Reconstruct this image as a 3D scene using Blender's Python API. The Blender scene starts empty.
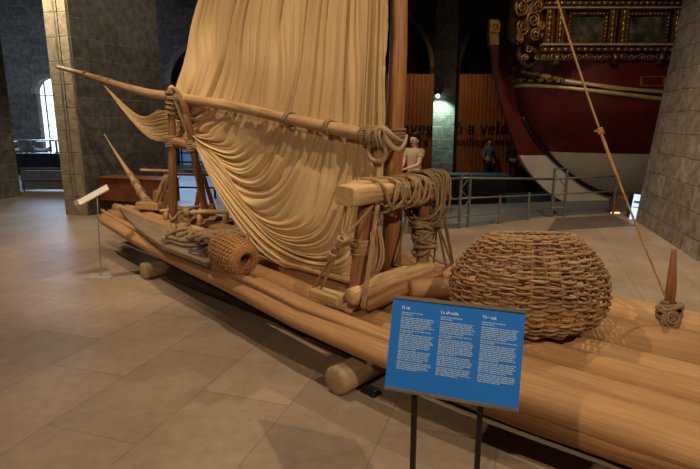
import bpy, bmesh, math, random
from mathutils import Vector, Matrix, Quaternion, noise
random.seed(7)
C = bpy.context.scene.collection
S = bpy.context.scene
PI = math.pi

# ------------------------------------------------------------------ camera
CH, CF, CP = 1.8, 534.0, math.radians(12)
cam = bpy.data.cameras.new('camera'); camo = bpy.data.objects.new('camera', cam); C.objects.link(camo)
cam.sensor_width = 36.0; cam.lens = 36.0 * CF / 700.0; cam.clip_end = 200
camo.location = (0, 0, CH); camo.rotation_euler = (math.radians(90) - CP, 0, 0)
S.camera = camo
S.view_settings.view_transform = 'Standard'; S.view_settings.look = 'None'
S.view_settings.gamma = 1.0; S.view_settings.use_curve_mapping = False
S.view_settings.exposure = 0.3

# ------------------------------------------------------------------ world
w = bpy.data.worlds.new('world'); S.world = w; w.use_nodes = True
w.node_tree.nodes['Background'].inputs[0].default_value = (0.95, 0.95, 1.0, 1)
w.node_tree.nodes['Background'].inputs[1].default_value = 0.02

# ------------------------------------------------------------------ lights
def light(name, kind, loc, to, energy, col, size=0.3, angle=60, blend=0.5, size_y=None):
    d = bpy.data.lights.new(name, kind); o = bpy.data.objects.new(name, d); C.objects.link(o)
    d.energy = energy; d.color = col; o.location = loc
    if kind == 'SPOT':
        d.spot_size = math.radians(angle); d.spot_blend = blend; d.shadow_soft_size = size
    elif kind == 'AREA':
        d.size = size
        if size_y: d.shape = 'RECTANGLE'; d.size_y = size_y
    else:
        d.shadow_soft_size = size
    if to is not None:
        o.rotation_euler = (Vector(to) - Vector(loc)).to_track_quat('-Z', 'Y').to_euler()
    return o
WARM = (1.0, 0.76, 0.48)
light('spot_right', 'SPOT', (2.75, -1.5, 5.1), (-0.8, 4.2, 0.8), 620, WARM, 0.05, 62, 0.6)
light('spot_left', 'SPOT', (-2.3, -1.6, 4.4), (0.5, 4.2, 0.9), 330, WARM, 0.05, 62, 0.6)
light('spot_above', 'SPOT', (-1.6, 4.6, 6.3), (-1.3, 4.9, 0.4), 520, WARM, 0.06, 95, 0.7)
light('spot_deck', 'SPOT', (3.4, 5.6, 6.0), (1.5, 3.3, 0.45), 360, WARM, 0.06, 52, 0.7)
light('spot_stern', 'SPOT', (-4.6, 5.0, 6.0), (-3.0, 7.2, 0.9), 560, WARM, 0.06, 60, 0.7)
light('spot_floor_right', 'SPOT', (3.6, 5.0, 6.3), (3.6, 7.0, 0.0), 1150, WARM, 0.1, 75, 0.8)
light('spot_pillar', 'SPOT', (-5.6, 9.3, 5.3), (-5.35, 10.3, 2.4), 420, (1.0, 0.84, 0.58), 0.05, 95, 0.7)
light('daylight_left', 'AREA', (-11.9, 21.7, 2.4), (-10.6, 16.0, 0.2), 70, (0.45, 0.66, 1.0), 1.2, size_y=2.6).data.spread = math.radians(120)
light('daylight_aisle', 'AREA', (-11.5, 14.2, 6.6), (-11.5, 21.0, 1.5), 90, (0.55, 0.72, 1.0), 2.0).data.spread = math.radians(110)
light('daylight_middle', 'AREA', (-6.5, 20.5, 3.4), (-5.6, 16.0, 0.0), 60, (0.40, 0.62, 1.0), 2.0).data.spread = math.radians(100)
light('spot_slats', 'SPOT', (3.2, 17.6, 4.6), (3.0, 21.0, 1.2), 130, (1.0, 0.62, 0.28), 0.1, 110, 0.8)
light('spot_galley', 'SPOT', (3.0, 8.5, 6.2), (5.6, 13.2, 3.2), 230, (1.0, 0.74, 0.5), 0.1, 70, 0.9)
light('spot_hull_low', 'SPOT', (1.8, 9.6, 4.4), (5.4, 14.6, 0.0), 240, (1.0, 0.82, 0.6), 0.1, 55, 0.9)
light('spot_wall', 'SPOT', (-1.0, 8.6, 6.4), (-4.9, 11.6, 2.4), 260, (1.0, 0.88, 0.70), 0.1, 80, 0.9)
light('spot_visitor', 'SPOT', (-1.0, 7.6, 5.6), (1.2, 10.2, 1.1), 620, WARM, 0.05, 26, 0.6)
light('spot_pillar_right', 'SPOT', (1.6, 5.2, 6.2), (5.1, 8.2, 1.4), 330, (1.0, 0.80, 0.58), 0.1, 60, 0.9)

# ------------------------------------------------------------------ placing helpers
_sp, _cp = math.sin(CP), math.cos(CP)
O2 = Vector((0.30, 4.43)); U2 = Vector((0.725, -0.689)); N2 = Vector((0.689, 0.725))   # raft frame
def _ray(px, py):
    a = (px - 350) / CF; v = (234.5 - py) / CF
    return Vector((a, _cp + v * _sp, -_sp + v * _cp))
def atZ(px, py, z):
    r = _ray(px, py); return Vector((0, 0, CH)) + r * ((z - CH) / r.z)
def atY(px, py, y):
    r = _ray(px, py); return Vector((0, 0, CH)) + r * (y / r.y)
def atW(px, py, w_):
    r = _ray(px, py); t = (w_ + O2.dot(N2)) / (r.x * N2.x + r.y * N2.y)
    return Vector((0, 0, CH)) + r * t
def R(u, w_, z):
    q = O2 + U2 * u + N2 * w_; return Vector((q.x, q.y, z))
U3 = Vector((U2.x, U2.y, 0)); N3 = Vector((N2.x, N2.y, 0)); Z3 = Vector((0, 0, 1))
def cat(pts, n):
    """Catmull-Rom resample of a list of Vectors to n points"""
    P = [pts[0] * 2 - pts[1]] + list(pts) + [pts[-1] * 2 - pts[-2]]
    out = []; m = len(pts) - 1
    for i in range(n):
        x = i / (n - 1) * m; k = min(int(x), m - 1); t = x - k
        a, b, c, d = P[k], P[k + 1], P[k + 2], P[k + 3]
        out.append(0.5 * ((2 * b) + (c - a) * t + (2 * a - 5 * b + 4 * c - d) * t * t + (3 * b - a - 3 * c + d) * t ** 3))
    return out
def lerpl(vals, x):
    x = max(0, min(1, x)) * (len(vals) - 1); k = min(int(x), len(vals) - 2); return vals[k] + (vals[k + 1] - vals[k]) * (x - k)

# ------------------------------------------------------------------ mesh builder
class MB:
    def __init__(s): s.v = []; s.f = []; s.uv = []; s.sm = []; s.mi = []
    def add(s, verts, faces, uvs, smooth=True, mi=0):
        o = len(s.v); s.v += [Vector(q) for q in verts]
        for f, u in zip(faces, uvs):
            s.f.append([o + i for i in f]); s.uv.append(u); s.sm.append(smooth); s.mi.append(mi)
        return s
    def tube(s, pts, rad, n=10, sq=1.0, jit=0.0, up=None, capround=0.25, smooth=True, mi=0, closed=False, rot=0.0, crack=None):
        """swept round bar; rad = number or list; sq = squash along the frame's 'up'"""
        m = len(pts); pts = [Vector(q) for q in pts]
        rads = [lerpl(rad, i / (m - 1)) if isinstance(rad, (list, tuple)) else rad for i in range(m)]
        if capround and not closed:
            a = pts[0] - (pts[1] - pts[0]).normalized() * rads[0] * capround
            b = pts[-1] + (pts[-1] - pts[-2]).normalized() * rads[-1] * capround
            pts = [a] + pts + [b]; rads = [rads[0] * 0.72] + rads + [rads[-1] * 0.72]; m += 2
        T = []
        for i in range(m):
            if closed: t = pts[(i + 1) % m] - pts[i - 1]
            else: t = pts[min(i + 1, m - 1)] - pts[max(i - 1, 0)]
            T.append(t.normalized() if t.length > 1e-9 else Vector((0, 0, 1)))
        u0 = Vector(up) if up is not None else (Z3 if abs(T[0].z) < 0.9 else Vector((1, 0, 0)))
        X = (u0 - T[0] * u0.dot(T[0])).normalized()
        vs = []; ln = 0; L = []
        seed = random.uniform(0, 100)
        for i in range(m):
            if i:
                ln += (pts[i] - pts[i - 1]).length
                if up is not None: X = (Vector(up) - T[i] * Vector(up).dot(T[i])).normalized()
                else: X = (X - T[i] * X.dot(T[i])).normalized()
            Yv = T[i].cross(X); L.append(ln)
            for j in range(n):
                a = rot + 2 * PI * j / n; r = rads[i]
                if jit: r *= 1 + jit * noise.noise(Vector((ln * 1.6 + seed, math.cos(a) * 1.3, math.sin(a) * 1.3)))
                if crack and abs((a - crack + PI) % (2 * PI) - PI) < PI / n * 1.01: r *= 0.86
                vs.append(pts[i] + X * (math.cos(a) * r * sq) + Yv * (math.sin(a) * r))
        fs = []; us = []; cr = 2 * PI * max(rads)
        for i in range(m if closed else m - 1):
            i2 = (i + 1) % m; l1 = L[i]; l2 = L[i2] if i2 else ln + (pts[0] - pts[-1]).length
            for j in range(n):
                j2 = (j + 1) % n
                fs.append([i * n + j, i * n + j2, i2 * n + j2, i2 * n + j])
                va, vb = seed + cr * j / n, seed + cr * (j + 1) / n
                us.append([(l1 + seed, va), (l1 + seed, vb), (l2 + seed, vb), (l2 + seed, va)])
        if not closed:
            for i, rv in ((0, True), (m - 1, False)):
                idx = [i * n + j for j in range(n)]; 
                if rv: idx = idx[::-1]
                fs.append(idx); us.append([(seed + (vs[k] - pts[i]).dot(X), seed * 1.7 + (vs[k] - pts[i]).z * 0.3) for k in idx])
        return s.add(vs, fs, us, smooth, mi)
    def box(s, c, sz, ex=(1, 0, 0), ey=(0, 1, 0), ez=(0, 0, 1), grain=None, taper=(1, 1), mi=0, shift=(0, 0)):
        """sz = full sizes; grain: 0/1/2 axis laid along U; taper scales the top face"""
        ex, ey, ez = Vector(ex), Vector(ey), Vector(ez); c = Vector(c); h = [k / 2 for k in sz]
        loc = [(x, y, z) for z in (-1, 1) for y in (-1, 1) for x in (-1, 1)]
        vs = []; lc = []
        for x, y, z in loc:
            tx, ty = taper if z > 0 else (1, 1); sx, sy = shift if z > 0 else (0, 0)
            l = (x * h[0] * tx + sx, y * h[1] * ty + sy, z * h[2]); lc.append(l)
            vs.append(c + ex * l[0] + ey * l[1] + ez * l[2])
        quads = [([0, 2, 3, 1], 2), ([4, 5, 7, 6], 2), ([0, 1, 5, 4], 1), ([2, 6, 7, 3], 1), ([0, 4, 6, 2], 0), ([1, 3, 7, 5], 0)]
        us = []; so = random.uniform(0, 50) if grain is not None else 0
        for q, ax in quads:
            a, b = [k for k in (0, 1, 2) if k != ax]
            if grain == b: a, b = b, a
            us.append([(lc[i][a] + so, lc[i][b] + so + ax * 0.37) for i in q])
        return s.add(vs, [q for q, _ in quads], us, False, mi)
    def grid(s, rows, uvs=1.0, closed=False, smooth=True, mi=0, flip=False):
        m, n = len(rows), len(rows[0]); vs = [q for r in rows for q in r]; fs = []; us = []
        for i in range(m - 1):
            for j in range(n if closed else n - 1):
                j2 = (j + 1) % n
                f = [i * n + j, i * n + j2, (i + 1) * n + j2, (i + 1) * n + j]
                u = [(j * uvs / n, i * uvs / m), ((j + 1) * uvs / n, i * uvs / m), ((j + 1) * uvs / n, (i + 1) * uvs / m), (j * uvs / n, (i + 1) * uvs / m)]
                if flip: f = f[::-1]; u = u[::-1]
                fs.append(f); us.append(u)
        return s.add(vs, fs, us, smooth, mi)
    def lathe(s, c, prof, n=24, ax=None, mi=0, smooth=True):
        """prof = [(r, h)...] about axis ax (default z) through c"""
        az = Vector(ax).normalized() if ax is not None else Z3
        ax_ = (Vector((1, 0, 0)) if abs(az.x) < 0.9 else Vector((0, 1, 0))); ax_ = (ax_ - az * ax_.dot(az)).normalized(); ay = az.cross(ax_)
        rows = [[Vector(c) + az * h + ax_ * (r * math.cos(2 * PI * j / n)) + ay * (r * math.sin(2 * PI * j / n)) for j in range(n)] for r, h in prof]
        return s.grid(rows, 1.0, True, smooth, mi)
    def ball(s, c, r, n=10, sc=(1, 1, 1), mi=0):
        m = max(5, n // 2 + 1); c = Vector(c); rows = []
        for i in range(m):
            t = -PI / 2 + PI * i / (m - 1); q = max(0.02, math.cos(t))
            rows.append([c + Vector((r * sc[0] * q * math.cos(2 * PI * j / n), r * sc[1] * q * math.sin(2 * PI * j / n), r * sc[2] * math.sin(t))) for j in range(n)])
        return s.grid(rows, r * 6, True, True, mi)
    def build(s, name, mat, parent=None, base=None, bevel=0, solid=0, weld=False):
        """links ONE mesh object; verts are in world space, origin goes to the base point"""
        if parent is not None: base = Vector(parent['_b'])
        elif base is None:
            lo = [min(v[k] for v in s.v) for k in range(3)]; hi = [max(v[k] for v in s.v) for k in range(3)]
            base = Vector(((lo[0] + hi[0]) / 2, (lo[1] + hi[1]) / 2, lo[2]))
        base = Vector(base)
        me = bpy.data.meshes.new(name); me.from_pydata([v - base for v in s.v], [], s.f)
        ul = me.uv_layers.new(name='UVMap'); k = 0; flat = []
        for u in s.uv:
            for q in u: flat += [q[0], q[1]]
        ul.data.foreach_set('uv', flat)
        me.polygons.foreach_set('use_smooth', s.sm)
        mats = mat if isinstance(mat, (list, tuple)) else [mat]
        for m_ in mats: me.materials.append(m_)
        if len(mats) > 1: me.polygons.foreach_set('material_index', s.mi)
        me.update()
        o = bpy.data.objects.new(name, me); C.objects.link(o)
        if parent is not None: o.parent = parent; o['_b'] = list(base)
        else: o.location = base; o['_b'] = list(base)
        if bevel:
            b = o.modifiers.new('bevel', 'BEVEL'); b.width = bevel; b.segments = 2; b.limit_method = 'ANGLE'
        if solid:
            b = o.modifiers.new('solid', 'SOLIDIFY'); b.thickness = solid; b.offset = 0
        return o

def tag(o, label, cat_, group=None, kind=None):
    o['label'] = label; o['category'] = cat_
    if group: o['group'] = group
    if kind: o['kind'] = kind
    return o
def thing(name, base, label, cat_, group=None):
    o = bpy.data.objects.new(name, None); C.objects.link(o); o.location = base; o['_b'] = list(base)
    o.empty_display_size = 0.1
    return tag(o, label, cat_, group)
def struct(o, label=None):
    o['kind'] = 'structure'
    if label: o['label'] = label
    return o

# ------------------------------------------------------------------ materials
def mat(name, fn):
    m = bpy.data.materials.new(name); m.use_nodes = True; nt = m.node_tree
    b = nt.nodes['Principled BSDF']; fn(nt, b); return m
def nd(nt, t, **k):
    n = nt.nodes.new(t)
    for a, v in k.items():
        if a.startswith('i_'): n.inputs[int(a[2:]) if a[2:].isdigit() else a[2:].replace('_', ' ')].default_value = v
        else: setattr(n, a, v)
    return n
def uvmap(nt, sc=(1, 1, 1), rot=(0, 0, 0), src='UV'):
    tc = nd(nt, 'ShaderNodeTexCoord'); mp = nd(nt, 'ShaderNodeMapping')
    mp.inputs['Scale'].default_value = sc; mp.inputs['Rotation'].default_value = rot
    nt.links.new(tc.outputs[src], mp.inputs['Vector']); return mp.outputs['Vector']
def ramp(nt, fac, stops):
    r = nd(nt, 'ShaderNodeValToRGB'); e = r.color_ramp.elements
    while len(e) < len(stops): e.new(0.5)
    for k, (p_, c_) in zip(e, stops): k.position = p_; k.color = (*c_, 1)
    nt.links.new(fac, r.inputs['Fac']); return r.outputs['Color']
def mix(nt, a, b, fac, mode='MULTIPLY'):
    x = nd(nt, 'ShaderNodeMix', data_type='RGBA', blend_type=mode)
    for sk, v in ((x.inputs['Factor'], fac), (x.inputs['A'], a), (x.inputs['B'], b)):
        if hasattr(v, 'links'): nt.links.new(v, sk)
        elif isinstance(v, (int, float)): sk.default_value = v
        else: sk.default_value = (*v, 1)
    return x.outputs['Result']
def noi(nt, vec, scale, detail=4, rough=0.55):
    n = nd(nt, 'ShaderNodeTexNoise'); n.inputs['Scale'].default_value = scale; n.inputs['Detail'].default_value = detail
    n.inputs['Roughness'].default_value = rough; nt.links.new(vec, n.inputs['Vector']); return n.outputs['Fac']
def bump(nt, b, h, strength=0.3, dist=0.01):
    n = nd(nt, 'ShaderNodeBump'); n.inputs['Strength'].default_value = strength; n.inputs['Distance'].default_value = dist
    nt.links.new(h, n.inputs['Height']); nt.links.new(n.outputs['Normal'], b.inputs['Normal'])
def wood(name, dark, mid, lite, rough=0.65, stretch=14, stain=0.5, soft=0.18):
    def fn(nt, b):
        v = uvmap(nt, (1.0, stretch, 1)); g = noi(nt, v, 2.2, 6, 0.6)
        c = ramp(nt, g, [(0.5 - soft, dark), (0.5, mid), (0.5 + soft, lite)])
        v2 = uvmap(nt, (0.7, 3.0, 1)); s_ = noi(nt, v2, 2.0, 3)
        c2 = ramp(nt, s_, [(0.30, (0.45, 0.38, 0.30)), (0.55, (1, 1, 1))])
        c = mix(nt, c, c2, stain)
        v3 = uvmap(nt, (1.2, 40, 1)); cr = noi(nt, v3, 1.3, 2)
        c3 = ramp(nt, cr, [(0.27, (0.25, 0.18, 0.12)), (0.33, (1, 1, 1))])
        c = mix(nt, c, c3, 0.45)
        nt.links.new(c, b.inputs['Base Color']); b.inputs['Roughness'].default_value = rough
        bump(nt, b, g, 0.35, 0.01)
    return mat(name, fn)
def plain(name, col, rough=0.6, metal=0.0, var=0.25, scale=6, emit=None, es=0, bmp=0.0):
    def fn(nt, b):
        v = uvmap(nt, (1, 1, 1), src='Object'); g = noi(nt, v, scale, 5)
        k = 1 - var
        c = ramp(nt, g, [(0.3, tuple(x * k for x in col)), (0.7, tuple(min(1, x * (1 + var * 0.5)) for x in col))])
        nt.links.new(c, b.inputs['Base Color']); b.inputs['Roughness'].default_value = rough; b.inputs['Metallic'].default_value = metal
        if bmp: bump(nt, b, g, bmp, 0.01)
        if emit: b.inputs['Emission Color'].default_value = (*emit, 1); b.inputs['Emission Strength'].default_value = es
    return mat(name, fn)
def stone(name, c1, c2, mortar, bw=0.75, bh=0.34, rough=0.9, var=0.7):
    def fn(nt, b):
        v = uvmap(nt, (1, 1, 1)); v0 = v
        n0 = nd(nt, 'ShaderNodeTexNoise'); n0.inputs['Scale'].default_value = 2.5; nt.links.new(v, n0.inputs['Vector'])
        wv = nd(nt, 'ShaderNodeVectorMath', operation='MULTIPLY_ADD'); wv.inputs[1].default_value = (0.06, 0.06, 0)
        nt.links.new(n0.outputs['Color'], wv.inputs[0]); nt.links.new(v, wv.inputs[2])
        br = nd(nt, 'ShaderNodeTexBrick'); nt.links.new(wv.outputs[0], br.inputs['Vector'])
        br.inputs['Color1'].default_value = (*c1, 1); br.inputs['Color2'].default_value = (*c2, 1); br.inputs['Mortar'].default_value = (*mortar, 1)
        br.inputs['Scale'].default_value = 1; br.inputs['Brick Width'].default_value = bw; br.inputs['Row Height'].default_value = bh
        br.inputs['Mortar Size'].default_value = 0.012; br.inputs['Mortar Smooth'].default_value = 0.6; br.inputs['Bias'].default_value = -0.1
        g = noi(nt, v0, 5.5, 9, 0.72); c = ramp(nt, g, [(0.34, (0.42, 0.39, 0.36)), (0.50, (0.9, 0.88, 0.86)), (0.66, (1.4, 1.37, 1.32))])
        c = mix(nt, br.outputs['Color'], c, var)
        nt.links.new(c, b.inputs['Base Color']); b.inputs['Roughness'].default_value = rough
        h = mix(nt, g, br.outputs['Fac'], 0.35, 'SUBTRACT'); bump(nt, b, h, 0.9, 0.03)
    return mat(name, fn)
def rope_mat(name, a, b_):
    def fn(nt, b):
        v = uvmap(nt, (1, 1, 1), (0, 0, 0.7)); wv = nd(nt, 'ShaderNodeTexWave'); wv.inputs['Scale'].default_value = 26; wv.inputs['Distortion'].default_value = 1.5
        nt.links.new(v, wv.inputs['Vector']); g = noi(nt, uvmap(nt, (1, 1, 1), src='Object'), 14, 4)
        c = ramp(nt, wv.outputs['Fac'], [(0.15, a), (0.7, b_)]); c2 = ramp(nt, g, [(0.3, (0.5, 0.45, 0.4)), (0.65, (1, 1, 1))])
        nt.links.new(mix(nt, c, c2, 0.7), b.inputs['Base Color']); b.inputs['Roughness'].default_value = 0.95
        bump(nt, b, wv.outputs['Fac'], 0.6, 0.006)
    return mat(name, fn)

M = {}
M['log'] = wood('raft log wood', (0.36, 0.18, 0.065), (0.44, 0.25, 0.115), (0.54, 0.34, 0.17), stretch=22, stain=0.35, soft=0.34)
M['log_b'] = wood('raft log wood, browner', (0.31, 0.155, 0.06), (0.38, 0.215, 0.098), (0.49, 0.30, 0.15), stretch=22, stain=0.35, soft=0.34)
M['log_c'] = wood('raft log wood, paler', (0.38, 0.20, 0.08), (0.46, 0.275, 0.13), (0.56, 0.365, 0.185), stretch=22, stain=0.35, soft=0.34)
M['logend'] = wood('pale sawn wood', (0.46, 0.32, 0.18), (0.62, 0.45, 0.26), (0.70, 0.53, 0.33), stretch=4)
M['pale_wood'] = wood('bare pale wood', (0.62, 0.50, 0.36), (0.74, 0.62, 0.47), (0.80, 0.70, 0.56), stretch=6)
M['beam'] = wood('bench beam wood', (0.34, 0.20, 0.09), (0.54, 0.36, 0.18), (0.66, 0.47, 0.26))
M['boom'] = wood('boom wood', (0.33, 0.20, 0.105), (0.47, 0.30, 0.165), (0.58, 0.40, 0.24), 0.5)
M['mast'] = wood('mast wood', (0.26, 0.11, 0.04), (0.40, 0.19, 0.07), (0.50, 0.26, 0.11), 0.5)
M['stick'] = wood('dark stick wood', (0.17, 0.075, 0.03), (0.30, 0.14, 0.055), (0.40, 0.21, 0.09))
M['dark_timber'] = wood('under-raft shade timber', (0.02, 0.014, 0.01), (0.035, 0.024, 0.016), (0.05, 0.035, 0.024), 0.85)  # near-black colour carries the shade under the raft
M['peg'] = wood('peg wood', (0.16, 0.06, 0.025), (0.27, 0.11, 0.045), (0.36, 0.16, 0.07))
M['grey_wood'] = wood('weathered board', (0.16, 0.115, 0.075), (0.22, 0.165, 0.11), (0.27, 0.21, 0.145), 0.85, 10)
M['roller'] = wood('roller wood', (0.28, 0.19, 0.10), (0.38, 0.27, 0.155), (0.46, 0.34, 0.21), 0.8, 8)
M['wicker'] = wood('wicker', (0.20, 0.105, 0.045), (0.35, 0.21, 0.105), (0.50, 0.33, 0.18), 0.6, 6)
M['cane'] = wood('split cane', (0.30, 0.13, 0.045), (0.43, 0.215, 0.08), (0.54, 0.31, 0.135), 0.55, 6)
M['rope'] = rope_mat('rope', (0.27, 0.17, 0.085), (0.62, 0.43, 0.24))
M['old_rope'] = rope_mat('old rope', (0.20, 0.135, 0.075), (0.46, 0.33, 0.20))
M['stay'] = rope_mat('stay rope', (0.40, 0.24, 0.10), (0.66, 0.44, 0.22))
def _cloth(nt, b):
    v = uvmap(nt, (1, 1, 1), src='Object'); g = noi(nt, v, 1.1, 5); c = ramp(nt, g, [(0.3, (0.54, 0.375, 0.195)), (0.7, (0.67, 0.485, 0.28))])
    nt.links.new(c, b.inputs['Base Color']); b.inputs['Roughness'].default_value = 0.9
    g2 = noi(nt, v, 60, 3); bump(nt, b, g2, 0.08, 0.004)
M['cloth'] = mat('sail cloth', _cloth)
def _floor(nt, b):
    v = uvmap(nt, (1, 1, 1), (0, 0, math.radians(-72)), 'Object')
    br = nd(nt, 'ShaderNodeTexBrick'); nt.links.new(v, br.inputs['Vector'])
    br.inputs['Color1'].default_value = (0.315, 0.255, 0.20, 1); br.inputs['Color2'].default_value = (0.375, 0.305, 0.24, 1); br.inputs['Mortar'].default_value = (0.245, 0.195, 0.15, 1)
    br.inputs['Scale'].default_value = 1; br.inputs['Brick Width'].default_value = 1.15; br.inputs['Row Height'].default_value = 0.65
    br.offset = 0.43; br.inputs['Mortar Size'].default_value = 0.006; br.inputs['Mortar Smooth'].default_value = 0.3
    g = noi(nt, uvmap(nt, src='Object'), 1.3, 7, 0.62); c = ramp(nt, g, [(0.3, (0.74, 0.72, 0.70)), (0.7, (1.08, 1.06, 1.04))])
    g2 = noi(nt, uvmap(nt, src='Object'), 14, 5, 0.6); c3 = ramp(nt, g2, [(0.3, (0.86, 0.85, 0.84)), (0.7, (1.05, 1.05, 1.05))])
    nt.links.new(mix(nt, mix(nt, br.outputs['Color'], c, 1.0), c3, 1.0), b.inputs['Base Color']); b.inputs['Roughness'].default_value = 0.5
    b.inputs['Specular IOR Level'].default_value = 0.3
    bump(nt, b, br.outputs['Fac'], -0.15, 0.004)
M['floor'] = mat('stone floor slabs', _floor)
M['stone_lit'] = stone('ashlar with painted lamplight', (0.48, 0.41, 0.29), (0.40, 0.34, 0.24), (0.30, 0.25, 0.18), 0.9, 0.42, var=0.6)  # lit copy of the pillar stone, lamplight put into the colour
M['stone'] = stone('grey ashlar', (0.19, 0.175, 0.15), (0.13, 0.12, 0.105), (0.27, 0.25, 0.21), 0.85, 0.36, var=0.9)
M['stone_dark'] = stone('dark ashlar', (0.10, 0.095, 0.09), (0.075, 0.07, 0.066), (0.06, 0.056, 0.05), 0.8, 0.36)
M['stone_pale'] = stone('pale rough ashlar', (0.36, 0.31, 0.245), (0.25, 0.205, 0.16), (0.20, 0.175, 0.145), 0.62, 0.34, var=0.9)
M['dock_grey'] = plain('grey dock paint', (0.15, 0.16, 0.17), 0.6, var=0.2)
M['dock_dark'] = plain('dark dock floor', (0.012, 0.012, 0.014), 0.8)
M['ceiling'] = plain('dark timber ceiling', (0.03, 0.025, 0.02), 0.9)
M['beam_dark'] = plain('dark roof beam', (0.06, 0.048, 0.036), 0.9)
M['steel'] = plain('grey painted steel', (0.16, 0.155, 0.15), 0.5, 0.4)
M['steel_lt'] = plain('pale steel', (0.45, 0.45, 0.45), 0.35, 0.6)
M['black'] = plain('black metal', (0.012, 0.012, 0.014), 0.45)
M['taupe'] = plain('taupe metal rail', (0.15, 0.13, 0.11), 0.5, 0.2)
M['blue'] = plain('blue panel', (0.001, 0.165, 0.72), 0.7, var=0.04)
M['white_ink'] = plain('white print', (0.62, 0.72, 0.86), 0.6, var=0.02)
M['pale_ink'] = plain('small white print', (0.33, 0.50, 0.75), 0.6, var=0.02)
M['label'] = plain('white label', (0.66, 0.64, 0.60), 0.5, var=0.05)
M['acrylic'] = plain('pale acrylic plate', (0.42, 0.40, 0.36), 0.12, var=0.05)
M['slat'] = wood('orange slat wood', (0.22, 0.075, 0.02), (0.34, 0.13, 0.04), (0.42, 0.18, 0.06), 0.6, 12, 0.3)
M['ink'] = plain('dark lettering', (0.025, 0.012, 0.006), 0.7)
M['red'] = plain('dark red paint', (0.125, 0.016, 0.011), 0.42, var=0.35, scale=1.5)
M['red_box'] = plain('red brown panel', (0.20, 0.055, 0.022), 0.55, var=0.4, scale=3)
M['hull_white'] = plain('off white hull paint', (0.78, 0.69, 0.55), 0.55, var=0.15, scale=1.5)
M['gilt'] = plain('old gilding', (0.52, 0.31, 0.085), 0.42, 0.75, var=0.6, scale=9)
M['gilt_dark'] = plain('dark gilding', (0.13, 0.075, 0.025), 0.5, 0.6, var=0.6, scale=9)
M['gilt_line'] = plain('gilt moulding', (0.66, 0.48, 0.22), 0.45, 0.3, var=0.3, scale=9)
def _paint(nt, b):
    v = uvmap(nt, (1, 1, 1), src='Object'); g = noi(nt, v, 3.2, 7, 0.6)
    c = ramp(nt, g, [(0.36, (0.012, 0.018, 0.022)), (0.5, (0.06, 0.07, 0.055)), (0.6, (0.16, 0.12, 0.06)), (0.72, (0.22, 0.20, 0.15))])
    nt.links.new(c, b.inputs['Base Color']); b.inputs['Roughness'].default_value = 0.5
M['painting'] = mat('dark painting', _paint)
M['teal'] = plain('teal counter top', (0.03, 0.11, 0.14), 0.5)
M['skin'] = plain('skin', (0.62, 0.38, 0.27), 0.55, var=0.05)
M['hair'] = plain('dark hair', (0.02, 0.013, 0.009), 0.6)
M['shirt'] = plain('beige shirt', (0.50, 0.38, 0.26), 0.85, var=0.12)
M['denim'] = plain('dark trousers', (0.03, 0.035, 0.05), 0.9)
M['jacket'] = plain('blue jacket', (0.13, 0.28, 0.52), 0.8)
M['shoe'] = plain('dark red shoe', (0.10, 0.03, 0.02), 0.6)
def emis(name, col, st):
    def fn(nt, b):
        b.inputs['Base Color'].default_value = (*[k * 0.3 for k in col], 1); b.inputs['Emission Color'].default_value = (*col, 1); b.inputs['Emission Strength'].default_value = st
    return mat(name, fn)
M['daylight'] = emis('window daylight', (0.75, 0.88, 1.0), 1.6)
M['blue_day'] = emis('dim blue window light', (0.20, 0.40, 0.75), 0.22)
M['screen'] = emis('screen light', (0.62, 0.80, 1.0), 0.9)
M['lamp'] = emis('lamp glow', (0.75, 1.0, 0.9), 12)
M['lamp_warm'] = emis('warm lamp glow', (1.0, 0.62, 0.4), 2.0)
M['lamp_blue'] = emis('small blue lamp glow', (0.5, 0.75, 1.0), 1.6)

# ================================================================== THE HALL
A2 = Vector((math.cos(math.radians(72)), math.sin(math.radians(72)), 0)); B2 = Vector((A2.y, -A2.x, 0))   # hall axes: along, across
# floor (slab with a cut for the dock to the right and beyond)
def slab(name, poly, z0, z1, m):
    mb = MB(); n = len(poly)
    vs = [Vector((x, y, z1)) for x, y in poly] + [Vector((x, y, z0)) for x, y in poly]
    fs = [list(range(n))] + [[i, i + n, (i + 1) % n + n, (i + 1) % n] for i in range(n)] + [[2 * n - 1 - i for i in range(n)]]
    us = [[(vs[k].x, vs[k].y) for k in f] for f in fs]
    mb.add(vs, fs, us, False); return struct(mb.build(name, m))
EDGE = [(0.4, 8.35), (1.87, 9.02), (3.83, 10.12), (5.35, 10.55), (14, 13.2)]
slab('floor', [(-16, -6), (14, -6)] + EDGE[::-1] + [(0.4, 26), (-24, 26), (-24, 12)], -0.1, 0.0, M['floor'])
slab('floor_dock_edge', [(0.402, 8.37), (1.87, 9.04), (3.83, 10.14), (5.35, 10.57), (9, 11.7), (9, 13.0), (4.2, 12.1), (0.402, 11.3)], -0.3, -0.02, M['dock_grey'])
slab('floor_dock', [(0.42, 8.6), (14, 8.6), (14, 26), (0.42, 26)], -0.62, -0.45, M['dock_dark'])
slab('ceiling', [(-24, -6), (14, -6), (14, 26), (-24, 26)], 7.4, 7.6, M['ceiling'])
for k in range(9):
    mb = MB(); mb.box((-5, 10.0 + 1.9 * k, 7.28), (38, .22, .26), grain=0); struct(mb.build('trim_beam', M['beam_dark']))
def wallbox(name, a, b, h, t, m, z0=0.0, kind_label=None):
    a, b = Vector((a[0], a[1], 0)), Vector((b[0], b[1], 0)); d = (b - a); L_ = d.length; d.normalize(); n_ = Vector((-d.y, d.x, 0))
    mb = MB(); mb.box((a + b) / 2 + n_ * t / 2 + Vector((0, 0, z0 + h / 2)), (L_, t, h), d, n_, Z3); return struct(mb.build(name, m), kind_label)
wallbox('wall_back', (-24, 26), (14, 26), 7.4, 0.4, M['stone_dark'], -0.6)
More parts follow.
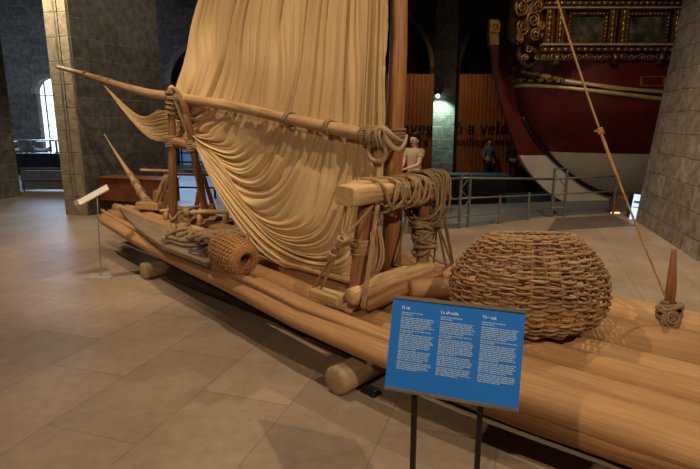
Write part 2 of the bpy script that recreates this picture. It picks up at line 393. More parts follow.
wallbox('wall_right', (14, 26), (14, -6), 7.4, 0.4, M['stone_dark'])
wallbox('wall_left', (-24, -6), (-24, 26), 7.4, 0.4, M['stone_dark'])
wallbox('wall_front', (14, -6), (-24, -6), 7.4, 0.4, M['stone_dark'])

def arch_wall(name, x0, x1, y, t, z0, z1, arches, m):
    """wall in the x direction with round-headed openings (cx, half width, springing z, sill z)"""
    mb = MB(); xs = []
    cur = x0
    def pan(xa, xb, za, zb):
        if xb - xa > 1e-4 and zb - za > 1e-4: mb.box(((xa + xb) / 2, y + t / 2, (za + zb) / 2), (xb - xa, t, zb - za)); 
    for cx, hw, sz, sill in arches:
        pan(cur, cx - hw, z0, z1)
        if sill > z0: pan(cx - hw, cx + hw, z0, sill)
        K = 20; vs = []; fs = []; us = []
        for i in range(K + 1):
            a = PI - PI * i / K; x = cx + hw * math.cos(a); z = sz + hw * math.sin(a)
            vs += [Vector((x, y, z)), Vector((x, y, z1)), Vector((x, y + t, z)), Vector((x, y + t, z1))]
        for i in range(K):
            p_, q_ = i * 4, i * 4 + 4
            for f in ([p_, q_, q_ + 1, p_ + 1], [p_ + 2, p_ + 3, q_ + 3, q_ + 2], [p_, p_ + 2, q_ + 2, q_]):
                fs.append(f); us.append([(vs[k].x + (vs[k].y - y), vs[k].z) for k in f])
        mb.add(vs, fs, us, False); cur = cx + hw
    pan(cur, x1, z0, z1)
    o = struct(mb.build(name, m)); return o
def arch_trim(name, cx, hw, sz, y, m, wd=0.28, dp=0.12):
    mb = MB(); K = 24; rows = []
    for i in range(K + 1):
        a = PI - PI * i / K; c_, s_ = math.cos(a), math.sin(a)
        rows.append([Vector((cx + (hw) * c_, y, sz + hw * s_)), Vector((cx + hw * c_, y - dp, sz + hw * s_)), Vector((cx + (hw + wd) * c_, y - dp, sz + (hw + wd) * s_)), Vector((cx + (hw + wd) * c_, y, sz + (hw + wd) * s_))])
    mb.grid(rows, 4.0, False, False); return struct(mb.build(name, m))
# arcaded wall beyond the dock, above the slatted partition
AW = 22.4
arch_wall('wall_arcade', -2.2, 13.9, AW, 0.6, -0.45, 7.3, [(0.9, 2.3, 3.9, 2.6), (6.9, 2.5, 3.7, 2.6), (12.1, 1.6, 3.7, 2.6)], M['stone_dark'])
arch_trim('trim_1', 0.9, 2.3, 3.9, AW, M['stone_pale'], 0.16)
arch_trim('trim_2', 6.9, 2.5, 3.7, AW, M['stone'], 0.2)
# arch and wall glimpsed between the left pier and the sail
arch_wall('wall_far_left', -15.6, -2.3, 22.0, 0.6, 0.0, 7.3, [(-11.9, 0.62, 2.85, 0.55), (-5.55, 1.55, 3.2, 0.0)], M['stone'])
arch_trim('trim_3', -5.55, 1.55, 3.2, 22.0, M['stone_pale'], 0.2)
arch_trim('trim_4', -11.9, 0.62, 2.85, 22.0, M['stone_pale'], 0.16, 0.08)
# the daylight window in the far left wall
mb = MB(); mb.box((-11.9, 22.3, 2.0), (1.22, 0.04, 2.9)); win = struct(mb.build('window_1', M['daylight']))
K = 16
mb = MB()
for x in (-12.3, -11.9, -11.5): mb.box((x, 22.24, 2.0), (0.035, 0.05, 2.88))
for z in (1.0, 1.6, 2.2, 2.8): mb.box((-11.9, 22.235, z), (1.2, 0.05, 0.03))
mb.build('window_frame', M['black'], win)
# dim blue glazed doors at the end of the left aisle, seen below the boom
mb = MB(); mb.box((-5.55, 22.5, 0.9), (3.08, 0.04, 1.8)); dw = struct(mb.build('window_2', M['blue_day']))
mb = MB()
for k in range(8): mb.box((-7.0 + k * 0.42, 22.42, 0.9), (0.05, 0.06, 1.8))
for z in (0.5, 1.1, 1.78): mb.box((-5.55, 22.415, z), (3.05, 0.06, 0.05))
mb.build('window_frame', M['black'], dw)

# pillars
def pier(name, a, front, depth, h, m, tp=(1, 1), sh=(0, 0)):
    """a = near left corner, front width along B2, depth along A2"""
    mb = MB(); a = Vector((a[0], a[1], 0)); mb.box(a + B2 * front / 2 + A2 * depth / 2 + Z3 * h / 2, (front, depth, h), B2, A2, Z3, None, tp, 0, sh)
    return mb
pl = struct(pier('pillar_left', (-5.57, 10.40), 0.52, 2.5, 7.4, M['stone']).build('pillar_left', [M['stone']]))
mb = pier('', (-5.585, 10.355), 0.50, 0.05, 7.4, None); mb.build('pilaster', M['stone_lit'], pl)  # thin slab for the lit front face, spotlight brightness painted in
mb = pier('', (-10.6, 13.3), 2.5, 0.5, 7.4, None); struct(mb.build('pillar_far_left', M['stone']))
mb = MB(); a = Vector((5.28, 9.72, 0)); dB = Vector((-0.24, -0.97, 0)).normalized(); dN = Vector((-dB.y, dB.x, 0))
mb.box(a + dB * 1.5 + dN * 1.3 + Z3 * 3.7, (3.0, 2.6, 7.4), dB, dN, Z3, None, (0.86, 0.86), 0, (0, 0.44))
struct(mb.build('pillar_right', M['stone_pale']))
pm = atY(432, 150, 16.5); mb = pier('', (pm.x, 16.5), 0.64, 0.85, 7.9, None)
for q in mb.v: q.z -= 0.47
pc = struct(mb.build('pillar_middle', M['stone']))
lp = atY(437.5, 95, 16.36); mb = MB(); mb.box((lp.x, 16.36, lp.z + 0.05), (0.16, 0.14, 0.1), B2, A2, Z3); lamp = tag(mb.build('wall_lamp', M['black'], bevel=0.01), 'small lamp glowing greenish white on the dark middle pillar', 'lamp')
mb = MB(); mb.ball((lp.x, 16.30, lp.z - 0.03), 0.055, 12); mb.build('bulb', M['lamp'], lamp)
light('lamp_light', 'SPOT', (lp.x - .03, 16.12, lp.z - 0.04), (lp.x + .06, 16.5, lp.z - 1.6), 170, (0.62, 1.0, 0.82), 0.04, 120, 0.6)

# slatted partition with lettering
SY = 21.2; sl0 = atY(385, 170, SY).x; sl1 = atY(548, 170, SY).x; szt = atY(450, 74, SY).z
part_ = thing('slat_partition', ((sl0 + sl1) / 2, SY, -0.45), 'tall orange wooden slat partition carrying two lines of dark lettering', 'partition')
mb = MB(); mb.box(((sl0 + sl1) / 2, SY + 0.05, (szt - 0.45) / 2), (sl1 - sl0, 0.06, szt + 0.45), grain=2); mb.build('backing_panel', M['slat'], part_)
mb = MB(); x = sl0 + 0.05; k = 0
while x < sl1:
    mb.box((x, SY - 0.01, (szt - 0.45) / 2), (0.105, 0.06, szt + 0.43), grain=2); x += 0.15
mb.build('slats', M['slat'], part_)
# serif lettering built from strokes
def arc(cx, cy, rx, ry, a0, a1, n=14): return [(cx + rx * math.cos(math.radians(a0 + (a1 - a0) * i / n)), cy + ry * math.sin(math.radians(a0 + (a1 - a0) * i / n))) for i in range(n + 1)]
def sf(x, y, h=0.2): return [(x - h, y), (x + h, y)]
GL = {
 'n': ([[(.2, 0), (.2, 1)], sf(.2, .03), [(0, .97), (.2, .97)], arc(.46, .62, .26, .36, 165, 0) + [(.72, 0)], sf(.72, .03)], 1.02),
 'a': ([arc(.38, .68, .26, .30, 170, 0) + [(.64, .12), (.8, .03)], arc(.38, .28, .28, .26, 60, 330)], .92),
 'v': ([[(.08, 1), (.42, 0)], [(.44, 0), (.72, 1)], sf(.1, .97, .18), sf(.74, .97, .14)], .90),
 'e': ([[(.08, .55), (.7, .55)], arc(.4, .5, .32, .48, 5, 320)], .84),
 'g': ([arc(.38, .66, .26, .32, 0, 360), arc(.38, -.2, .32, .2, 0, 360), [(.3, .34), (.24, .12), (.5, .0)], [(.6, .9), (.82, .97)]], .90),
 'c': ([arc(.4, .5, .32, .48, 40, 320)], .80),
 'i': ([[(.2, 0), (.2, 1)], sf(.2, .03), [(0, .97), (.2, .97)], arc(.2, 1.32, .06, .06, 0, 360, 8)], .46),
 'o': ([arc(.42, .5, .34, .48, 0, 360)], .92),
 'ó': ([arc(.42, .5, .34, .48, 0, 360), [(.4, 1.16), (.56, 1.42)]], .92),
 'l': ([[(.2, 0), (.2, 1.5)], sf(.2, .03), [(0, 1.47), (.2, 1.47)]], .44),
 's': ([arc(.34, .74, .22, .24, 30, 250) + arc(.34, .26, .26, .24, 80, -150)], .72),
 't': ([[(.24, 1.3), (.24, .2), (.42, .03), (.56, .1)], [(0, .97), (.5, .97)]], .6),
 '/': ([[(0, -.2), (.5, 1.5)]], .6),
}
TRK = 0.12
def text_mesh(txt, x0, y, z0, xh, dp=0.02):
    mb = MB(); x = x0
    for ch in txt:
        if ch == ' ': x += 0.5 * xh; continue
        st, adv = GL[ch]
        for pl_ in st:
            for (ax, ay), (bx, by) in zip(pl_, pl_[1:]):
                dx, dy = bx - ax, by - ay; l_ = math.hypot(dx, dy)
                if l_ < 1e-6: continue
                wd = 0.09 + 0.19 * abs(dy) / l_
                c_ = Vector((x + (ax + bx) / 2 * xh, y, z0 + (ay + by) / 2 * xh)); d_ = Vector((dx / l_, 0, dy / l_))
                mb.box(c_, ((l_ + 0.03) * xh, dp, wd * xh), d_, Vector((0, 1, 0)), Vector((-d_.z, 0, d_.x)))
        x += (adv + TRK) * xh
    return mb, x
def fit_text(txt, px_ref, ch_index, py, xh, nm):
    wd = sum(0.5 if c == ' ' else GL[c][1] + TRK for c in txt[:ch_index]) * xh
    p0 = atY(px_ref, py, SY - 0.05); mb, _ = text_mesh(txt, p0.x - wd, SY - 0.05, p0.z, xh); mb.build(nm, M['ink'], part_)
fit_text('navegació a vela', 402, 1, 134, 0.315, 'lettering')
fit_text('navegación a vela /sailing navigation', 453, 18, 145.5, 0.20, 'lettering')

# ================================================================== THE RAFT
logs = []
def edge_w(u, k):      # plan outline of the raft: near (k=0) and far (k=1)
    near = [(-5.4, -0.50), (-4.5, -0.66), (-2.8, -0.80), (-1.5, -0.93), (0.0, -1.10), (1.0, -1.10), (2.3, -0.97), (4.2, -0.86)]
    far = [(-5.4, 0.55), (-4.5, 0.66), (-2.8, 0.80), (-1.5, 0.92), (0.0, 1.0), (1.0, 1.10), (2.3, 1.17), (4.2, 1.05)]
    t = near if k == 0 else far
    for (a, b), (c, d) in zip(t, t[1:]):
        if u <= c: return b + (d - b) * (u - a) / (c - a)
    return t[-1][1]
def top_z(u): return 0.47 + 0.008 * max(0, -u - 1.5) ** 2 + 0.006 * max(0, u - 2.5) ** 2 - (0.04 if u > 0.8 else 0.04 * max(0, min(1, (u + 0.6) / 1.4)))
RAFT = R(0, 0, 0.25)
raft = thing('log_raft', RAFT, 'long sailing raft of peeled pale logs resting on short wooden rollers', 'raft')
bounds = [0.0, 0.165, 0.295, 0.40, 0.545, 0.78, 1.0]     # fractions across at the bow
bounds_st = [0.0, 0.2, 0.36, 0.5, 0.64, 0.8, 1.0]
def log_line(f, uu, dz=0.0):
    out = []
    for u in uu:
        t = max(0, min(1, (u + 3.0) / 4.5)); a, b = f[0] * t + f[1] * (1 - t), 0
        w_ = edge_w(u, 0) * (1 - a) + edge_w(u, 1) * a
        out.append((u, w_))
    return out
for i in range(6):
    u0 = [-4.60, -5.05, -5.3, -5.25, -5.15, -4.9][i]; u1 = [4.1, 4.0, 4.2, 4.15, 4.05, 4.1][i]
    uu = [u0 + (u1 - u0) * k / 40 for k in range(41)]
    pts = []; rads = []
    for u in uu:
        t = max(0, min(1, (u + 3.0) / 4.5))
        fa = bounds[i] * t + bounds_st[i] * (1 - t); fb = bounds[i + 1] * t + bounds_st[i + 1] * (1 - t)
        wa = edge_w(u, 0) * (1 - fa) + edge_w(u, 1) * fa; wb = edge_w(u, 0) * (1 - fb) + edge_w(u, 1) * fb
        r = (wb - wa) / 2 * 0.865; rz = min(0.135, max(0.105, r)); rads.append(r)
        if i == 0: rz = 0.102 - 0.035 * max(0, min(1, (-u - 3.0) / 1.6))
        z = top_z(u) + (0.03, -0.012, 0.012, -0.015, 0.025, 0.02)[i] - rz
        pts.append((R(u, (wa + wb) / 2, z), r, rz))
    mb = MB(); n = 18; vs = []; fs = []; us = []; sd = random.uniform(0, 90)
    for k, (c, r, rz) in enumerate(pts):
        e = 1.0
        if k == 0 or k == len(pts) - 1: e = 0.80
        for j in range(n):
            a = 2 * PI * j / n; ca, sa = math.cos(a), math.sin(a)
            # rounded but flattened section
            pw = 1.0
            x = math.copysign(abs(ca) ** pw, ca) * r * e; z = math.copysign(abs(sa) ** pw, sa) * rz * e
            q = 1 + 0.05 * noise.noise(Vector((k * 0.35 + sd, ca * 1.2, sa * 1.2)))
            if i == 0 and j in (7,) and 2 < k < 26: q *= 0.84         # long check along the outer log
            vs.append(c + N3 * x * q + Z3 * z * q)
    for k in range(len(pts) - 1):
        for j in range(n):
            j2 = (j + 1) % n; fs.append([k * n + j, (k + 1) * n + j, (k + 1) * n + j2, k * n + j2])
            l1, l2 = uu[k], uu[k + 1]; v1, v2 = j * 0.055 + sd, (j + 1) * 0.055 + sd
            us.append([(l1 + sd, v1), (l2 + sd, v1), (l2 + sd, v2), (l1 + sd, v2)])
    fs.append(list(range(n))[::1]); us.append([(sd, sd + j * .01) for j in range(n)])
    fs.append([(len(pts) - 1) * n + j for j in range(n)][::-1]); us.append([(sd, sd + j * .01) for j in range(n)])
    mb.add(vs, fs, us, True); mb.build('log', M[('log', 'log_b', 'log', 'log_c', 'log_b', 'log')[i]], raft)
# lower outer log below the near edge, and wale strip along its top
mb = MB(); mb.tube([R(u, edge_w(u, 0) + 0.10, 0.285) for u in [1.1 + 0.15 * k for k in range(20)]], [0.05, 0.08, 0.08, 0.08, 0.08], 12, jit=0.12)
mb.build('lower_log', M['stick'], raft)
mb = MB(); uu = [-4.75 + 0.25 * k for k in range(30)]
mb.tube([R(u, edge_w(u, 0) + 0.13 + 0.02 * math.sin(u), top_z(u) + 0.028 - 0.006 * max(0, u + 1)) for u in uu], [0.025, 0.045, 0.045, 0.04, 0.04, 0.035, 0.02], 10, sq=0.75, jit=0.18, up=(0, 0, 1))
mb.build('edge_rail', M['log'], raft)

# rollers under the raft
def roller(u, w0, w1, r, label, lean=0.0):
    a, b = R(u, w0, r), R(u + lean, w1, r); n = 24
    mb = MB(); mb.tube([a + (b - a) * k / 6 for k in range(7)], [r * 1.0, r * 0.97, r], 20, jit=0.04, capround=0.12)
    return tag(mb.build('roller', M['roller'], None, (a + b) / 2 - Z3 * r), label, 'log roller', 'rollers under the raft')
roller(0.50, -1.10, 0.9, 0.100, 'short thick wooden roller sticking out under the raft beside the blue sign')
roller(-3.02, -0.74, 0.85, 0.095, 'wooden roller under the raft stern, its sawn end near the white label stand')
q = atZ(371, 393, 0.0); mb = MB(); mb.box(q + Z3 * 0.02, (0.13, 0.09, 0.04), U3, N3, Z3, 0, (0.8, 0.6)); tag(mb.build('wedge', M['black'], bevel=0.005), 'small dark wedge on the floor beside the near roller', 'wedge')

for ua, ub, lb_ in ((0.78, 3.9, 'dark timber added to deepen the shade under the raft bow'), (-2.7, 0.30, 'dark timber added to deepen the shade under the middle of the raft')):  # added timbers, coloured near black so the space under the raft reads dark
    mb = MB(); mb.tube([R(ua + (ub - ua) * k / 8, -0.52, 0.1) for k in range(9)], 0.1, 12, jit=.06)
    tag(mb.build('shade_timber', M['dark_timber']), lb_, 'timber', 'added shade timbers under the raft')
# mast
MH = 6.3
m0 = atZ(390, 278, 0.462); m1_ = atY(399.5, 0, m0.y); mdir = (m1_ - m0) / (m1_.z - m0.z)
def mast_at(z): return m0 + mdir * (z - 0.462)
mb = MB(); mp = [mast_at(0.462 + (MH - 0.462) * k / 24) + Vector((0.006 * math.sin(k * 1.1), 0, 0)) for k in range(25)]
mb.tube(mp, [0.086, 0.074, 0.062, 0.052, 0.042], 18, jit=0.05, capround=0.1)
mast = tag(mb.build('mast', M['mast'], None, m0), 'tall reddish brown wooden mast standing on the raft at the right of the sail', 'mast')
# boom
bp = [(58, 67, 0.0), (90, 76, 0.0), (140, 91, 0.0), (175, 97, -0.02), (230, 106, -0.06), (300, 121.5, -0.13), (350, 132, -0.17), (391, 140, -0.20)]
bpts = cat([atW(*q) for q in bp], 40)
boom = thing('boom', bpts[20], 'long slanting wooden boom laid across the front of the sail', 'boom')
mb = MB(); mb.tube(bpts[3:], [0.036, 0.05, 0.056, 0.056, 0.052, 0.055, 0.05], 14, jit=0.08); mb.build('spar', M['boom'], boom)
mb = MB(); mb.tube(bpts[:4], [0.032, 0.036], 12, jit=0.05); o = mb.build('pale_tip', M['pale_wood'], boom); o['label'] = 'pale bare tip of the boom'
def wrap(mb, p, t, r, turns, rr, pitch=None, jit=0.15):
    """rope turns around axis t at point p"""
    t = Vector(t).normalized(); x = (Z3 - t * t.z); x = x.normalized() if x.length > 0.2 else Vector((1, 0, 0)); y = t.cross(x); pitch = pitch or rr * 1.7; K = 14
    pts = []
    for k in range(int(turns * K) + 1):
        a = 2 * PI * k / K; q = r + rr * (0.8 + jit * math.sin(k * 0.9))
        pts.append(Vector(p) + t * (pitch * (k / K - turns / 2)) + x * (q * math.cos(a)) + y * (q * math.sin(a)))
    mb.tube(pts, rr, 6, capround=0)
def bdir(i): return bpts[min(i + 1, 39)] - bpts[i - 1]
for i, tn in ((5, 3), (8, 2), (27, 3), (31, 3)):
    mb = MB(); wrap(mb, bpts[i], bdir(i), 0.054 if i > 10 else 0.043, tn, 0.011); mb.build('lashing', M['old_rope'], boom)
# jaw of the boom against the mast: rope knots, forked cleat
jaw = thing('boom_jaw', atW(392, 143, -0.12), 'forked wooden jaw with thick rope turns tying the boom to the mast', 'fitting')
mb = MB()
mb.tube(cat([atW(372, 133, -0.22), atW(384, 128, -0.24), atW(388, 141, -0.23), atW(398, 150, -0.2), atW(405, 143, -0.13), atW(407, 135, -0.08)], 16), [0.013, 0.020, 0.024, 0.020, 0.013, 0.008], 10, jit=0.3)
mb.tube(cat([atW(386, 131, -0.24), atW(393, 137, -0.22), atW(402, 142, -0.14)], 8), [0.026, 0.022, 0.014], 8, jit=0.2); mb.build('fork', M['roller'], jaw)
mb = MB()
for k in range(6): wrap(mb, bpts[36 + (k % 3)] + U3 * random.uniform(-.02, .02), bdir(37) + Vector((random.uniform(-.05, .05),) * 3), 0.056 + 0.003 * k, 2.2, 0.013, 0.03)
mb.build('rope_turns', M['old_rope'], jaw)
mb = MB()
for k in range(3): wrap(mb, mast_at(1.60 + 0.05 * k), (0.1, 0.05 * k, 1), 0.068, 2, 0.014, 0.03)
mb.build('mast_strop', M['old_rope'], jaw)
mb = MB()
mb.tube(cat([atW(372, 138, -0.22), atW(369, 152, -0.22), atW(373, 160, -0.23), atW(382, 161, -0.23), atW(386, 152, -0.22), atW(385, 140, -0.22)], 26), 0.021, 8, jit=0.2); mb.build('hanging_loop', M['rope'], jaw)

# sail --------------------------------------------------------------
ST = [   # fold lines from leech (k=0) to luff and foot (k=1); (px, py, w)
 [(386, -470, .02), (262, -190, .12), (199, 0, .12), (186, 55, .12), (177, 88, .10), (174, 95, .10), (171, 99, .10), (168, 104, .10), (158, 110, .09), (138, 115, .06), (102, 83, .0)],
 [(387, -470, .02), (298, -190, .12), (248, 0, .12), (239, 70, .10), (227, 112, .08), (216, 126, .08), (205, 130, .09), (190, 129, .10), (170, 119, .09), (140, 120, .06), (102, 83, .0)],
 [(388, -470, .02), (330, -190, .12), (297, 0, .11), (288, 80, .06), (273, 140, .02), (252, 170, .0), (228, 166, .03), (204, 143, .08), (176, 126, .09), (142, 125, .06), (102, 83, .0)],
 [(389, -470, .0), (360, -190, .08), (345, 0, .06), (340, 90, .0), (329, 165, -.08), (303, 222, -.17), (258, 217, -.13), (213, 158, .02), (182, 132, .08), (144, 129, .05), (102, 83, .0)],
 [(390, -470, -.06), (384, -190, -.04), (377, 0, -.05), (374, 95, -.09), (366, 190, -.13), (345, 262, -.28), (272, 246, -.28), (216, 174, -.02), (187, 137, .07), (147, 133, .05), (102, 83, .0)],
 [(391, -470, -.10), (391, -190, -.10), (389.5, 0, -.10), (387, 95, -.13), (382, 200, -.15), (374, 274, -.16), (274, 263, -.36), (217, 186, -.04), (190, 140, .06), (149, 137, .05), (102, 83, .0)],
]
Sg = [[atW(*q) for q in l_] for l_ in ST]
NS, NT = 150, 330
along = [cat(l_, NS) for l_ in Sg]                         # 6 lines x NS
grid_ = []
for i in range(NS): grid_.append(cat([along[k][i] for k in range(len(Sg))], NT))
def foldprof(x, t):
    # irregular pleats: several overlaid spacings with sharp valleys
    a = 0.0
    xw = x + 0.012 * math.sin(9.0 * t + 20 * x) + 0.006 * math.sin(23 * t + 41 * x)
    for fr, am, ph in ((7.0, 0.55, 0.3), (13.0, 0.50, 1.7), (21.0, 0.25, 4.1)):
        s_ = math.sin(2 * PI * (xw * fr + 0.35 * noise.noise(Vector((xw * 9, t * 1.5, fr)))) + ph)
        a -= am * (1 - 2 * abs(s_) ** 0.6)
    return a
rows = []
for i in range(NS):
    t = i / (NS - 1); row = []
    for j in range(NT):
        x = j / (NT - 1)
        du = grid_[i][min(j + 1, NT - 1)] - grid_[i][max(j - 1, 0)]; dv = grid_[min(i + 1, NS - 1)][j] - grid_[max(i - 1, 0)][j]
        n_ = du.cross(dv)
        n_ = n_.normalized() if n_.length > 1e-9 else Vector((0, -1, 0))
        if n_.y > 0: n_ = -n_
        width = (grid_[i][-1] - grid_[i][0]).length
        amp = 0.048 * min(1.0, width / 1.6) * (0.9 + 0.5 * noise.noise(Vector((x * 5, t * 4, 3))))
        if t > 0.42: amp *= 1.25 
        if t > 0.7: amp = 0.022 * (1 - t) / 0.3 + 0.008
        amp *= 0.5 + 0.5 * math.sin(PI * min(1, max(0, x * 30 / PI / 2)) / 1) if x < 0.05 else 1
        row.append(grid_[i][j] + n_ * (amp * foldprof(x, t)))
    rows.append(row)
for r in rows:
    for q in r: 
        if q.z < 0.50: q.z = 0.50 + 0.02 * noise.noise(q * 6)
mb = MB(); mb.grid(rows, 4.0)
sail = tag(mb.build('sail', M['cloth'], None, R(-0.6, -0.2, 0.5), solid=0.004), 'large beige cloth sail hanging in deep folds behind the slanting boom', 'sail')
# hem along the foot
mb = MB(); mb.tube([r[-1] for r in rows[40:-4:2]], 0.010, 6); mb.build('hem', M['cloth'], sail)

# mast bench ---------------------------------------------------------
BU = 0.215
def bpt(px, py, u=BU):
    r = _ray(px, py); p0 = O2 + U2 * u; t = p0.dot(U2) / (r.x * U2.x + r.y * U2.y); return Vector((0, 0, CH)) + r * t
def wof(q): return (Vector((q.x, q.y)) - O2).dot(N2)
beamA, beamB = bpt(344, 196.5), bpt(440, 185.5); q0, q1 = wof(beamA), wof(beamB)
def bz(q): return beamA.z + (beamB.z - beamA.z) * (q - q0) / (q1 - q0)
def bq(px, py=195): return wof(bpt(px, py))
bench = thing('mast_bench', R(BU, 0, 0.47), 'heavy wooden mast bench, a thick beam on two posts lashed with rope', 'bench')
zt = (beamA.z + beamB.z) / 2 + 0.075
mb = MB(); n = 26
sec = []
for k in range(n + 1):
    f = k / n; q = q0 + (q1 - q0) * f; hw = 0.105 + 0.012 * math.sin(f * 7); hh = 0.072 + 0.006 * math.sin(f * 9 + 1); e = 0.9 if k in (0, n) else 1
    c = R(BU + 0.0, q, bz(q) + 0.010 * math.sin(f * 5))
    ring = []
    for a in range(16):
        ang = 2 * PI * a / 16; ca, sa = math.cos(ang), math.sin(ang)
        x = math.copysign(abs(ca) ** 0.45, ca) * hw * e; z = math.copysign(abs(sa) ** 0.45, sa) * hh * e
        x *= 1 + 0.06 * noise.noise(Vector((f * 9, ca, sa))); z *= 1 + 0.10 * noise.noise(Vector((f * 7 + 5, ca, sa)))
        ring.append(c + U3 * x + Z3 * z)
    sec.append(ring)
mb.grid(sec, 1.4, True)
mb.f.append(list(range(len(mb.v) - 16, len(mb.v)))); mb.uv.append([(0.1 * k, 0.02 * k) for k in range(16)]); mb.sm.append(False); mb.mi.append(0)
mb.f.append(list(range(16))[::-1]); mb.uv.append([(0.1 * k, 0.02 * k) for k in range(16)]); mb.sm.append(False); mb.mi.append(0)
# UVs along the beam
uvn = []
for f in mb.f[:-2]: uvn.append([((mb.v[i] - R(BU, 0, 0)).dot(N3), (mb.v[i] - R(BU, 0, 1)).dot(Z3) + (mb.v[i] - R(BU, 0, 0)).dot(U3)) for i in f])
mb.uv[:-2] = uvn
mb.build('beam', M['beam'], bench)
bdv = (beamB - beamA).normalized(); mb = MB(); mb.box(R(BU - 0.02, q0 + 0.44, bz(q0 + .44) + 0.085), (0.15, 0.62, 0.03), U3, bdv, U3.cross(bdv), 1, (0.85, 0.9)); mb.build('top_plank', M['beam'], bench, bevel=0.01)
# posts
lA, lB = bpt(366, 209), bpt(353, 287, BU + .05)
lB.z = 0.455; lw0 = wof(lA); legL = [Vector((lA.x, lA.y, bz(lw0) - .07)), lA.lerp(lB, .4), lB]; lash = lA.lerp(lB, .38)
mb = MB(); mb.tube(cat(legL, 12), [0.055, 0.06, 0.05], 12, jit=0.12); mb.build('post', M['peg'], bench)  # darker peg wood puts the beam's shade into the post colour
rw = bq(424, 215); legR = [R(BU, rw, bz(rw) - .07), R(BU + 0.01, rw - 0.01, 0.75), R(BU, rw - 0.02, 0.47)]
mb = MB(); mb.tube(cat(legR, 12), [0.058, 0.055, 0.05], 12, jit=0.12); mb.build('post', M['stick'], bench)
mb = MB()
for k in range(3): wrap(mb, lash + Z3 * (0.035 * k - .05), (0.1, 0.1, 1), 0.06, 2, 0.013, 0.022)
mb.build('lashing', M['rope'], bench)
mb = MB()
for k in range(9): wrap(mb, R(BU + random.uniform(-.02, .02), rw + random.uniform(-.02, .02), 0.72 + 0.035 * k), (random.uniform(-.5, .5), random.uniform(-.5, .5), 1), 0.065 + random.uniform(0, .02), 1.6, 0.016, 0.03)
mb.build('lashing', M['old_rope'], bench)
def line(mb, a, b, r=0.010, sag=0.0, n=10, jit=0):
    a, b = Vector(a), Vector(b)
    mb.tube([a + (b - a) * k / n - Z3 * sag * math.sin(PI * k / n) for k in range(n + 1)], r, 6, capround=0)
# twisted rope stays holding the beam down, left end
knot = R(BU + 0.20, q0 + 0.05, 0.92)
foot = atZ(310, 293, 0.48); foot2 = atZ(318, 296, 0.48); foot3 = atZ(362, 308, 0.50)
kn = bpt(341, 241, BU + .06); zb_ = zt - .14
mb = MB()
b0 = R(BU + 0.06, q0 + 0.02, zb_); b1 = R(BU - 0.05, q0 + 0.07, zb_); b2 = R(BU + 0.10, q0 + 0.20, zb_)
for s_, e_ in ((b0, kn), (b1, kn), (b2, kn), (kn, foot), (kn + U3 * .012, foot2), (kn - U3 * .012, foot2), (b2 + N3 * .04, foot3), (b2 + N3 * .06, foot3 + U3 * .02)):
    line(mb, s_, e_, 0.0105)
wrap(mb, kn, (foot - kn), 0.02, 4, 0.012); wrap(mb, kn + (foot - kn) * 0.25, (foot - kn), 0.018, 4, 0.011); wrap(mb, kn + N3 * .05, N3, 0.022, 4, 0.013)
line(mb, kn, lash, 0.014); line(mb, kn + Z3 * .03, lash + Z3 * .03, 0.012)
mb.build('guy_rope', M['rope'], bench)
# right end
mb = MB(); kr = bpt(437, 222, BU + .05)
foots = [atZ(452, 264, 0.48), atZ(446, 266, 0.48), atZ(434, 262, 0.48), atZ(426, 266, 0.48)]
for f in foots: line(mb, kr, f, 0.010)
for k in range(4): line(mb, R(BU + random.uniform(-.08, .08), q1 - random.uniform(.02, .14), bz(q1) - .07), kr + Vector((random.uniform(-.02, .02),) * 3), 0.011)
line(mb, kr, R(BU, rw, 0.85), 0.014, 0.02); line(mb, kr + Z3 * .04, R(BU, rw, 0.93), 0.012, 0.02)
line(mb, R(BU, rw, 0.74), foots[0], 0.008, 0.05); line(mb, R(BU - .05, rw - 0.16, 1.05), R(0.1, rw - 0.26, 0.62), 0.010); line(mb, R(0.1, rw - 0.26, 0.62), R(.2, rw - .02, 0.5), 0.010)
wrap(mb, kr, (0, 0, 1), 0.025, 4, 0.013)
mb.build('guy_rope', M['old_rope'], bench)
mb = MB(); mb.tube([R(BU + 0.05, q1 - 0.06, bz(q1) - .07), foots[0] + N3 * .01 + Z3 * 0.01], [0.017, 0.014], 8); mb.build('brace_stick', M['stick'], bench)
# coil of rope draped over the right half of the beam
coil = thing('rope_coil', R(BU, bq(410), zt), 'tangled pale rope coil draped over the right end of the mast bench beam', 'rope')
def oval(mb, q, r, tilt, gx, gz, hang, m=26):
    pts = []
    for k in range(m):
        a = 2 * PI * k / m; ca, sa = math.cos(a), math.sin(a)
        x = math.copysign(abs(ca) ** 0.6, ca) * gx; z = math.copysign(abs(sa) ** 0.6, sa) * gz
        if z < 0: z *= hang
        pts.append(R(BU + x, q + tilt * sa * 0.06 + tilt * ca * 0.03 + 0.008 * math.sin(3 * a + q * 40), bz(q) + z))
    mb.tube(pts, r, 7, closed=True)
mb = MB(); qa, qb = bq(376), bq(438)
for k in range(26):
    q = qa + (qb - qa) * (k + random.uniform(-.4, .4)) / 25
    oval(mb, q, random.uniform(.008, .014), random.uniform(-1.8, 1.8), 0.135 + random.uniform(0, .02), 0.092 + random.uniform(0, .02), random.uniform(1.0, 1.4))
mb.build('beam_loops', M['rope'], coil)
mb = MB()
for k in range(9):
    q = bq(425) + random.uniform(-.04, .14); oval(mb, q, 0.010, random.uniform(-1.6, 1.6), 0.15 + random.uniform(0, .025), 0.12 + random.uniform(0, .02), random.uniform(1.6, 2.8))
mb.build('hanging_loops', M['old_rope'], coil)

